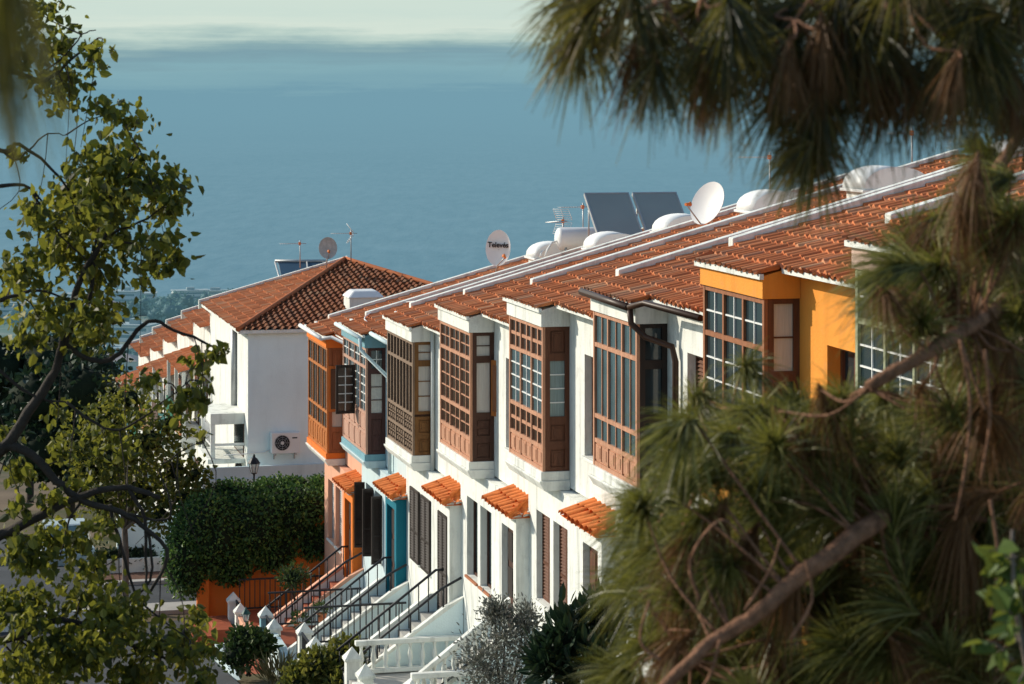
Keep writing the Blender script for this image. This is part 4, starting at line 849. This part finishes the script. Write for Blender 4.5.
B_([(110,505),(122,550),(135,590),(150,610),(190,640)], .018, .006); B_([(86,494),(70,520),(60,560)], .014, .005); B_([(0,300),(40,290),(66,300)], .02, .006); B_([(-60,300),(0,372),(40,398),(66,402)], .02, .008); B_([(66,402),(90,420),(120,430),(160,405),(190,380)], .016, .005)
B_([(120,512),(165,520),(170,500),(160,470),(185,450),(205,440)], .012, .004)
TB = [(45,20,45),(15,30,30),(90,45,22),(72,82,38),(88,108,26),(30,60,28),(20,150,14),(62,182,38),(82,214,40),(110,150,36),(140,115,30),(135,165,46),(165,190,32),(180,212,22),(120,225,52),(150,238,34),(78,262,44),(100,285,38),(40,215,26),(18,205,22),(22,285,40),(58,305,40),(14,330,28),(84,318,32),(150,275,14),(165,266,12),(172,252,14),
 (216,350,16),(200,365,22),(184,385,24),(168,402,22),(150,380,16),(202,438,10),(140,415,20),(108,440,26),(60,395,18),(20,470,24),(30,560,34),(10,610,36),(84,548,32),(60,520,24),(105,532,20),(75,600,44),(30,650,46),(120,622,34),(150,640,36),(182,615,20),(172,662,34),(205,650,14),(90,665,40),(140,684,36),(200,684,24),(10,520,20),(12,440,22),(70,450,20),(35,610,34),(60,635,34),(130,665,36),(10,660,36),(60,680,40),(15,570,30),(110,610,34),(50,545,26),(180,640,26),(130,450,20),(80,480,22),(40,500,22),(30,540,30),(95,640,34)]
blobs = []; nn = 0
for px, py, r in TB:
    for _ in range(max(1, int(r/16))):
        a = random.uniform(0, 6.28); rr = r*random.uniform(0,.75); Y = TY+random.uniform(-.7,.9)
        p = q_(px+rr*math.cos(a), py+rr*math.sin(a), Y); s = r*.72/F*Y
        blobs.append((tuple(p), (s*1.0, s*1.3, s*.85), (r/34)**1.6))
P, d = blobpts(blobs, 96, .1)
ax = rng.normal(size=P.shape)*.55+np.array([0,0,-.75]); leaves('foliage', P, ax, rng.choice([.05,.07,.09,.11], len(P))*rng.uniform(.8,1.15,len(P)), L_TREE, T_)
sk = np.array([tuple(p) for p in skel]); tw = MB()
for c, r, w in blobs:
    j = np.argmin(((sk-np.array(c))**2).sum(1)); a, b_ = Vector(sk[j]), Vector(c)
    if (b_-a).length > .05: limb(tw, [a, a.lerp(b_, .5)+Vector([random.uniform(-.06,.06) for _ in range(3)]), b_+Vector((0,0,-r[2]*.4))], .008, .003, 4)
for _ in range(26):   # thin hanging bare twigs
    j = random.randrange(len(sk)); a = Vector(sk[j])
    limb(tw, [a, a+Vector((random.uniform(-.15,.15),random.uniform(-.1,.1),-.35)), a+Vector((random.uniform(-.3,.3),0,-random.uniform(.6,1.1)))], .006, .002, 4)
tq = len(br.v); br.v += tw.v; br.f += [tuple(i+tq for i in f) for f in tw.f]; br.sm += tw.sm; br.build('branches', BARK, T_)

def round_tree(name, label, foot, trunk_h, blobs, n, size, m, bark=BARK, r=.14, group=None, cored=.55):
    T_ = thing(name, label, 'tree', foot, 0, group); f = Vector(foot); tk = MB(); limb(tk, [(0,0,-.3),(.05,0,trunk_h*.5),(0,.05,trunk_h)], r, r*.6, 8); tk.build('trunk', bark, T_)
    bb = [(tuple(Vector(c)-f), rr, w) for c, rr, w in blobs]; mb = MB()
    for c, rr, w in bb: limb(mb, [(0,.05,trunk_h*.9), Vector((0,.05,trunk_h)).lerp(Vector(c), .55)+Vector((0,0,.1)), c], r*.4, r*.1, 5)
    mb.build('branches', bark, T_)
    P, d = blobpts(bb, n, .45); leaves('crown', P, d*.5+rng.normal(size=P.shape)*.6+np.array([0,0,-.3]), rng.uniform(.7,1.3,len(P))*size, m, T_)
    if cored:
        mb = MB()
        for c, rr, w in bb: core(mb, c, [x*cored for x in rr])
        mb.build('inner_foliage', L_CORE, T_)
    return T_
q = at(124, 600, 70)
sb_ = [bl(px, py, 69+dy, r/F*69, r/F*60, (r/28)**2) for px, py, r, dy in [(105,420,28,0),(130,400,26,.6),(150,440,30,-.3),(175,470,26,.3),(115,455,30,-.4),(90,470,24,.2),(140,490,30,.5),(185,500,22,-.2),(170,425,22,.6),(100,500,26,.4),(75,440,20,0),(195,475,18,.2),(160,515,20,-.4)]]
round_tree('street_tree', 'yellow-green street tree with slim pale trunk by the cross road', Vector((q.x, q.y, gz(3.5))), 2.6, sb_, 330, .17, L_STREET, BARKL, .13, cored=.35)
for i, (px, py, Y, r, lab) in enumerate([(70,425,112,3.2,'dark dense tree behind the broad-leaved tree, left of the stepped houses'),(30,395,150,4.5,'distant dark tree at the left edge above the fields'),(105,395,128,2.6,'dark rounded tree beside the farthest stepped house')]):
    p = at(px, py, Y); bs = [((p.x+random.uniform(-.6,.6)*r, p.y+random.uniform(-.4,.4)*r, p.z+random.uniform(-.5,.5)*r), (r*.5, r*.5, r*.45), 1) for _ in range(9)]
    tt = (p.x-P0.x)*-DX+(p.y-P0.y)*-DY
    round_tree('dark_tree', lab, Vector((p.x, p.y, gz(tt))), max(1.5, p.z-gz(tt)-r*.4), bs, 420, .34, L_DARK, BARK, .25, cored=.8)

# ---- long-needled pine
def needles(tufts, n, L, m_name, m, parent, wid=.0021, droop=.5, spread=(.2,1.25)):
    C = np.repeat(np.array([tf[0] for tf in tufts]), n, 0); A = np.repeat(np.array([tf[1] for tf in tufts]), n, 0); SC = np.repeat(np.array([tf[2] for tf in tufts]), n, 0)
    N = len(C); r = rng.normal(size=(N,3)); pr = np.cross(A, r); pr /= np.linalg.norm(pr, axis=1, keepdims=True)
    th = rng.uniform(spread[0], spread[1], N)[:,None]; D = A*np.cos(th)+pr*np.sin(th)
    base = C-A*rng.uniform(0,.09,N)[:,None]*SC[:,None]; ln = L*SC*rng.uniform(.6,1.1,N)
    side = np.cross(D, rng.normal(size=(N,3))); side /= np.linalg.norm(side, axis=1, keepdims=True)
    st = np.array([0,.35,.7,1.0]); wd_ = np.array([.9,1,.8,.25])*wid
    ctr = base[:,None,:]+D[:,None,:]*(ln[:,None]*st[None])[:,:,None]+np.array([0,0,-1])[None,None]*(droop*ln[:,None]*st[None]**2*rng.uniform(.6,1.3,N)[:,None])[:,:,None]
    V = np.stack([ctr-side[:,None,:]*wd_[None,:,None], ctr+side[:,None,:]*wd_[None,:,None]], axis=2).reshape(-1,3)
    q = np.array([(0,1,3,2),(2,3,5,4),(4,5,7,6)]); Q = (q[None]+np.arange(N)[:,None,None]*8).reshape(-1,4)
    return npmesh(m_name, V, Q, m, parent)
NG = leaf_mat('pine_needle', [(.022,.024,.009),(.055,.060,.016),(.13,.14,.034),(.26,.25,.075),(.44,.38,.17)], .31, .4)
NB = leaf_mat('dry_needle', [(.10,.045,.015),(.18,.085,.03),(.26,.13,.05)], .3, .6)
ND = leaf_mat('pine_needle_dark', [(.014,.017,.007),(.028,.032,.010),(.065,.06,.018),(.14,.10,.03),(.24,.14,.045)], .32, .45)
T_ = thing('pine_tree', 'long-needled pine with ruddy bark reaching in from the right foreground', 'tree', (3.3, 9.6, gz(-57)))
f0 = Vector(T_.location); PY_ = 9.5
def pq(px, py, Y=PY_): return at(px, py, Y)-f0
tk = MB(); limb(tk, [(0,0,-.3),(.03,0,2.5),pq(1330,520,9.8),pq(1310,150,9.7),pq(1290,-250,9.6),pq(1280,-600,9.6)], .22, .1, 12); tk.build('trunk', PBARK, T_)
br = MB(); sk = []
def PB(pts, r0, r1): sk.extend(limb(br, [pq(*p) for p in pts], r0, r1, 8, .004))
PB([(1330,520,9.8),(1150,540,9.7),(1000,500,9.6),(930,508,9.2),(880,520,8.7),(835,552,8.45),(795,580,8.4),(760,612,8.35),(720,636,8.35),(690,662,8.3),(650,700,8.3)], .05, .019)
PB([(1330,420,9.8),(1180,380,9.6),(1040,300,9.5),(985,318,8.9),(930,352,8.5),(868,388,8.4)], .045, .022)
PB([(868,388,9.2),(800,420,9.2),(740,425,9.3)], .016, .008); PB([(1040,300,9.5),(1000,240,9.4),(990,190,9.4),(1010,150,9.4),(1030,120,9.4)], .035, .02); PB([(990,190,9.4),(978,220,9.4),(985,320,9.4)], .018, .012)
PB([(900,540,9.3),(830,500,9.4),(760,470,9.4),(700,470,9.4),(650,490,9.3)], .02, .008); PB([(790,580,9.1),(730,560,9.2),(680,540,9.2)], .014, .007); PB([(840,545,9.2),(900,600,9.1),(960,640,9.0)], .02, .01); PB([(1000,545,9.4),(960,470,9.5),(900,450,9.5)], .016, .008)
PB([(690,660,9.0),(660,620,9.0),(640,590,9.0)], .012, .006); PB([(1000,545,9.4),(1010,460,9.4),(985,420,9.4)], .016, .008); PB([(1150,560,9.6),(1050,640,9.2),(980,690,9.0)], .03, .012)
for p in ([(700,600),(690,560),(720,520),(745,540)],[(720,640),(700,690),(640,700)],[(745,610),(770,570),(780,540)],[(960,340),(970,400),(965,470),(955,520)],[(985,350),(990,420),(980,480)],[(990,500),(998,560),(990,620)],[(790,640),(812,600),(805,560)],[(660,660),(640,640),(650,600)]):   # bare curved twigs
    limb(br, [pq(x, y, 8.3) for x, y in p], .007, .004, 5)
# upper limb
PB([(1310,150,9.7),(1200,-80,8.6),(1050,-75,7.7),(930,-60,7.4),(830,-50,7.3),(740,-25,7.3),(680,-5,7.3),(640,10,7.3)], .045, .004)
PB([(930,-20,7.2),(880,30,7.3),(845,75,7.4),(815,110,7.4)], .012, .003); PB([(1050,-50,7.6),(1020,30,7.4),(990,60,7.4)], .015, .003); PB([(830,-30,7.3),(795,20,7.3)], .010, .003)
LOW = [(762,398,36),(720,420,34),(692,445,34),(668,480,32),(662,540,36),(690,510,50),(740,475,50),(800,470,46),(850,440,40),(664,610,42),(690,590,55),(750,550,60),(810,520,55),(870,490,55),(668,672,44),(720,660,50),(790,620,60),(860,570,60),(930,520,60),(920,440,50),(985,480,55),(960,390,45),(910,400,30),(1000,350,50),(940,300,44),(895,285,26),(960,250,50),(1010,260,45),(1010,190,26),(925,225,22),(860,660,60),(930,620,60),(1000,580,60),(1000,660,50),(930,690,50),(780,690,50),(1015,330,40),(1020,420,45),(1015,520,50),(1020,600,45),(990,440,40),(1022,270,34),(820,432,30),(800,450,34),(838,452,34),(690,560,40),(810,425,24),(1000,165,26),(1018,205,30),(985,225,30),(1020,240,30),(960,560,50),(905,545,40),(880,585,40),(745,552,36),(765,560,30),(840,668,44),(872,672,40),(735,545,30)]
tw = MB(); skn = np.array([tuple(p) for p in sk])
def mk(blobs, Yc, Ysp, axisf, dens, scale=(.85,1.15), tws=True):
    out = []
    for px, py, r in blobs:
        for _ in range(max(1, int(dens*(r/40)**2))):
            a = random.uniform(0,6.28); rr = r*math.sqrt(random.uniform(0,1)); Y = Yc+random.uniform(-Ysp, Ysp)
            p = pq(px+rr*math.cos(a), py+rr*math.sin(a), Y); ax = axisf(); ax.normalize()
            out.append((tuple(p), tuple(ax), random.uniform(*scale)))
            if tws:
                j = np.argmin(((skn-np.array(p))**2).sum(1)); a0 = Vector(skn[j])
                if (p-a0).length < 1.3: limb(tw, [a0, a0.lerp(p, .5)+Vector([random.uniform(-.04,.04) for _ in range(3)]), p-ax*.06, p], .006, .0045, 4)
    return out
low_ax = lambda: Vector((random.uniform(-1,.3), random.uniform(-.9,.3), random.uniform(-.15,.9)))
tl_ = mk(LOW, 9.35, .8, low_ax, 4.8)
needles(tl_, 250, .255, 'needles', NG, T_, droop=.36, spread=(.1,1.0), wid=.0023)
needles(mk([(890,430,30),(935,400,26),(960,470,30),(985,420,24),(880,600,40),(960,640,40),(700,560,30),(760,640,30),(850,470,26)]+LOW[10:], 9.15, .6, lambda: Vector((random.uniform(-.6,.4), random.uniform(-.6,.3), random.uniform(-1,.2))), 1.3), 110, .22, 'dry_needles', NB, T_, droop=.7, spread=(.1,.8))
UP = [(578,10,24),(605,30,30),(640,45,34),(680,40,36),(725,35,36),(770,35,38),(820,35,40),(870,40,42),(920,45,44),(970,50,44),(1015,50,40),(800,95,22),(812,118,18),(835,120,18),(790,85,20),(870,75,30),(930,80,32),(985,85,34),(1020,100,26),(620,-10,30),(690,-15,36),(770,-15,38),(850,-20,40),(930,-20,40),(1010,-20,40),(655,68,18),(720,62,20),(800,140,16),(825,145,14),(960,5,40),(880,5,40),(780,60,30),(1030,20,34)]
tu = mk(UP, 7.5, .4, lambda: Vector((random.uniform(-.7,.3), random.uniform(-.5,.5), random.uniform(-1.0,.15))), 3.7)
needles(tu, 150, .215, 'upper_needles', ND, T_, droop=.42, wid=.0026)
needles(mk([(690,60,30),(800,70,40),(840,20,40),(930,30,40),(815,110,20),(650,30,30),(985,70,40),(880,50,40),(810,60,30)], 7.3, .3, lambda: Vector((random.uniform(-.4,.4), random.uniform(-.3,.3), -1)), 2.0), 90, .19, 'upper_dry_needles', NB, T_, droop=.4, spread=(.05,.6))
tq = len(br.v); br.v += tw.v; br.f += [tuple(i+tq for i in f) for f in tw.f]; br.sm += tw.sm; br.build('branches', PBARK, T_)
# second pine, its branch tip hanging in at the upper left, very close
T2 = thing('pine_tree', 'blurred pine branch tip hanging in at the upper left corner', 'tree', (-2.6, 3.6, gz(-63)-.5))
f0 = Vector(T2.location); tk = MB(); limb(tk, [(0,0,-.2),(0,0,4),(0,0,7.5),(.05,0,10)], .16, .09, 10); tk.build('trunk', PBARK, T2)
br = MB(); limb(br, [(0,0,7.3), pq(-300,-120,3.4), pq(-80,-60,3.2), pq(10,-30,3.1)], .03, .006, 7); br.build('branches', PBARK, T2)
needles([(tuple(pq(random.uniform(-40,26), random.uniform(-70,-10), 3.1+random.uniform(-.1,.1))), (random.uniform(-.1,.25), random.uniform(-.2,.2), -1), 1.0) for _ in range(5)], 34, .27, 'needles', ND, T2, droop=.1, wid=.0022, spread=(.02,.35))
# young broad-leaved plant at the right edge, in front of the pine
q0 = at(1040, 760, 7.6); T3 = thing('leafy_sapling', 'bright lime-green leafy sapling at the lower right edge before the pine', 'sapling', Vector((q0.x+.12, q0.y, gz(-58))))
f0 = Vector(T3.location); st = MB(); pts = [(0,0,-.1),(0,0,(q0.z-f0.z)*.6),at(1045,760,7.6)-f0,at(1030,680,7.6)-f0,at(1015,600,7.6)-f0,at(1012,530,7.6)-f0]; limb(st, pts, .02, .005, 6)
P = []
for _ in range(9):
    cy = random.uniform(520,690); c0 = at(1016+random.uniform(-4,6), cy, 7.6)-f0; e_ = at(1008+random.uniform(-26,26), cy+random.uniform(-20,18), 7.6+random.uniform(-.15,.15))-f0; limb(st, [c0, c0.lerp(e_,.6)+Vector((0,0,.02)), e_], .004, .002, 4)
    for q in range(8): P.append(tuple(c0.lerp(e_, .3+.1*q)+Vector([random.uniform(-.02,.02) for _ in range(3)])))
st.build('stem', BARKL, T3); P = np.array(P); leaves('foliage', P, rng.normal(size=P.shape)*.6+np.array([-.3,0,-.1]), rng.uniform(.05,.085,len(P)), L_LIME, T3)

# ---------------------------------------------------------------- street furniture by the cross road
def car(label, loc, rot, paint, group='parked cars beyond the cross road'):
    C_ = thing('parked_car', label, 'car', loc, rot, group)
    pr = [(-2.05,.32),(-2.1,.55),(-2.0,.82),(-1.45,.92),(-.75,1.38),(.55,1.42),(1.35,.98),(2.0,.86),(2.1,.6),(2.05,.32)]
    P = []
    for yv, ins in ((-.84,.0),(-.8,.0),(0,0),(.8,0),(.84,0)):
        P.append([(x, yv*(1 if z < .95 else .8), z) for x, z in pr])
    b = MB(); b.grid(P, False); b.poly(P[0]); b.poly(P[-1]); b.build('body', paint, C_, .04)
    g_ = MB()
    for sgn in (-1, 1): g_.poly([(-1.2, sgn*.80, .98), (1.1, sgn*.80, 1.0), (.5, sgn*.70, 1.36), (-.7, sgn*.70, 1.33)])
    g_.poly([(.66,-.62,1.38),(.66,.62,1.38),(1.32,.68,1.02),(1.32,-.68,1.02)]); g_.poly([(-.84,-.62,1.36),(-.84,.62,1.36),(-1.42,.68,.97),(-1.42,-.68,.97)]); g_.build('windows', GLASS_T, C_)
    for x in (-1.3, 1.3):
        for sgn in (-1, 1):
            w_ = MB().lathe([(0,-.09),(.3,-.09),(.32,-.05),(.32,.05),(.3,.09),(0,.09)], 18, lambda p: Vector((x+p.x, sgn*.8+p.z, .32+p.y))).build('wheel', DARK, C_); MB().lathe([(0,.0),(.19,.0),(.19,.02),(0,.02)], 12, lambda p: Vector((x+p.x, sgn*(.89+p.z), .32+p.y))).build('rim', GREYM, w_)
    for sgn in (-1, 1): MB().box(2.06, 2.1, sgn*.55-.15, sgn*.55+.15, .62, .76).build('headlight', GLASS_T, C_)
    return C_
def gpt(tt, v): return G(tt, v, .02)
car('silver-blue parked car with reflecting windscreen beyond the cross road', gpt(17, -6.0), ROT, M('silver_paint', (.35,.42,.46), .3, .05, 1, spec=.5)); car('dark parked car at the left edge beyond the cross road', gpt(20, -9.3), ROT+.1, M('dark_paint', (.04,.045,.05), .3, .05, 1, spec=.5))
def lowwall(label, t0, t1, v0, v1, h, m, name='low_wall', cat='wall'):
    mb = MB(); mb.hexa([G(t0,v0,-.5),G(t1,v0,-.5),G(t1,v1,-.5),G(t0,v1,-.5),G(t0,v0,h),G(t1,v0,h),G(t1,v1,h),G(t0,v1,h)]); return tag(mb.build(name, m, None, .015), label, cat)
lowwall('low white wall edging the road bed beyond the cross road', 12.5, 12.7, -5.1, -1.5, .45, WHITE)
lowwall('white wall with lit top corner behind the slim street tree', 13.0, 13.25, -4.6, -1.3, 1.75, SHADE_GREY, 'yard_wall'); lowwall('pale roadside wall on the near side of the cross road', 3.6, 3.85, -13, -4.6, .5, WHITE)
lowwall('flat-roofed grey garage at the left edge', 22, 28, -14, -8.5, 2.2, SHADE_GREY, 'garage', 'garage')
mb = [((*G(12.9, v, .35)[:2], gz(12.9)+.35), (.55,.35,.4), 1) for v in (-10.6,-10,-9.4,-5,-4.4,-3.8)]
shrub('box_hedge', 'low clipped dark hedge by the white wall beyond the road', 'hedge', G(12.9,-4.4), mb[3:], 320, .12, L_DARK, cored=.85)

# ---------------------------------------------------------------- coastal town far below
def fz(X, Y): tt = (X-P0.x)*-DX+(Y-P0.y)*-DY; v = (X-P0.x)*-DY+(Y-P0.y)*DX; return gz(tt)+hill(tt, v/1.2)*.6
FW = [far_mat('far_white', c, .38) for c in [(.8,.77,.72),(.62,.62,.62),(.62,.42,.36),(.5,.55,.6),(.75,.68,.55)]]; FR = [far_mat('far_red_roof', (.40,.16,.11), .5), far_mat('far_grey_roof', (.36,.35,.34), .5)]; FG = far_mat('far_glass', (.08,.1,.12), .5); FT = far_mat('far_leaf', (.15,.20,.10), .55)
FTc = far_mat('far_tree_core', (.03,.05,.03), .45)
def town(label, px, py, Y, w, d, h, col, roof, storeys, rot=.1):
    p = at(px, py, Y); z = fz(p.x, p.y)-2; H = thing('town_building', label, 'building', Vector((p.x, p.y, z)), rot, 'coastal town buildings'); h = h+2
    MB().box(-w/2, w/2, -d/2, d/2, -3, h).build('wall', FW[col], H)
    if roof == 0:
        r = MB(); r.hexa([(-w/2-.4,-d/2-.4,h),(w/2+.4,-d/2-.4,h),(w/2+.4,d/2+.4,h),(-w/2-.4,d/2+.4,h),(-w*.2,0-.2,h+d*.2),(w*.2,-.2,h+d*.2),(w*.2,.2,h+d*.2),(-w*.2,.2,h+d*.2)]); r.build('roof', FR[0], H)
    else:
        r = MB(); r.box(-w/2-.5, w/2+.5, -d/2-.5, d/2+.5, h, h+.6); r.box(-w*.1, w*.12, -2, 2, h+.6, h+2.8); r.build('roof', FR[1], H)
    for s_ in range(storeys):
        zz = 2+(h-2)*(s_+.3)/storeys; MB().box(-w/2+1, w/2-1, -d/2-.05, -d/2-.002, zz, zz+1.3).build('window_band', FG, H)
TWN = [('long low pale resort block near the shore behind the tree',112,312,2050,75,18,9,1,1,3),('bluish tower block in the coastal town',127,326,1500,16,14,20,3,1,6),('pink red-roofed house cluster left in the coastal town',103,330,1350,26,20,8,2,0,2),('flat-roofed long block right of the tower',150,318,1750,36,16,8,1,1,2),('small red-roofed house beneath the far trees',172,314,1800,20,14,6,4,0,1),
 ('pale house with red roof left of the pink cluster',80,322,1500,22,14,7,0,0,2),('white block low in the town beside the tree leaves',135,338,1050,18,12,6,0,1,2),('grey flat house at the lower edge of the town',105,345,900,16,12,5,1,1,1),('white flat building by the shore left of the hipped roof',190,305,2050,30,14,7,0,1,2),('pale shoreline block behind the end house corner',215,303,2100,36,14,6,4,1,2),('low red-roofed house near the farthest stepped house',118,352,760,14,10,4,4,0,1),('small white house low on the slope among trees',150,343,950,12,9,4,0,0,1),
 ('beige block at the far left of the shore',60,312,2000,40,16,9,4,1,3),('white villa at the far left of the town',40,335,1200,18,14,6,0,0,2),('grey block at the left edge of the town',15,322,1600,30,16,10,1,1,3)]
for a in TWN: town(*a[:-5], *a[-5:]) if False else town(a[0], a[1], a[2], a[3], a[4], a[5], a[6], a[7], a[8], a[9], random.uniform(-.3,.3))
FTL = ['round hazy tree clump','tall hazy tree']
for i, (px, py, Y, r) in enumerate([(165,318,1650,9),(150,327,1400,9),(180,325,1400,10),(140,330,1250,8),(195,318,1600,9),(120,338,1080,7),(160,335,1100,9),(205,312,1800,9),(92,340,1100,7),(178,307,1900,6),(70,330,1300,9),(50,325,1500,8),(230,308,1900,10),(145,348,850,5),(100,352,780,5),(25,340,1100,8),(128,350,820,5),(172,330,1250,8)]):
    p = at(px, py, Y); z = fz(p.x, p.y); T_ = thing('far_tree', 'hazy green tree of the coastal town below the terrace', 'tree', Vector((p.x, p.y, z)), 0, 'hazy trees in the coastal town')
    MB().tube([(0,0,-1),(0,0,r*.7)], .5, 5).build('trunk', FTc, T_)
    bs = [((random.uniform(-.7,.7)*r, random.uniform(-.5,.5)*r, r*.8+random.uniform(-.3,.3)*r), (r*.5, r*.5, r*.42), 1) for _ in range(5)]
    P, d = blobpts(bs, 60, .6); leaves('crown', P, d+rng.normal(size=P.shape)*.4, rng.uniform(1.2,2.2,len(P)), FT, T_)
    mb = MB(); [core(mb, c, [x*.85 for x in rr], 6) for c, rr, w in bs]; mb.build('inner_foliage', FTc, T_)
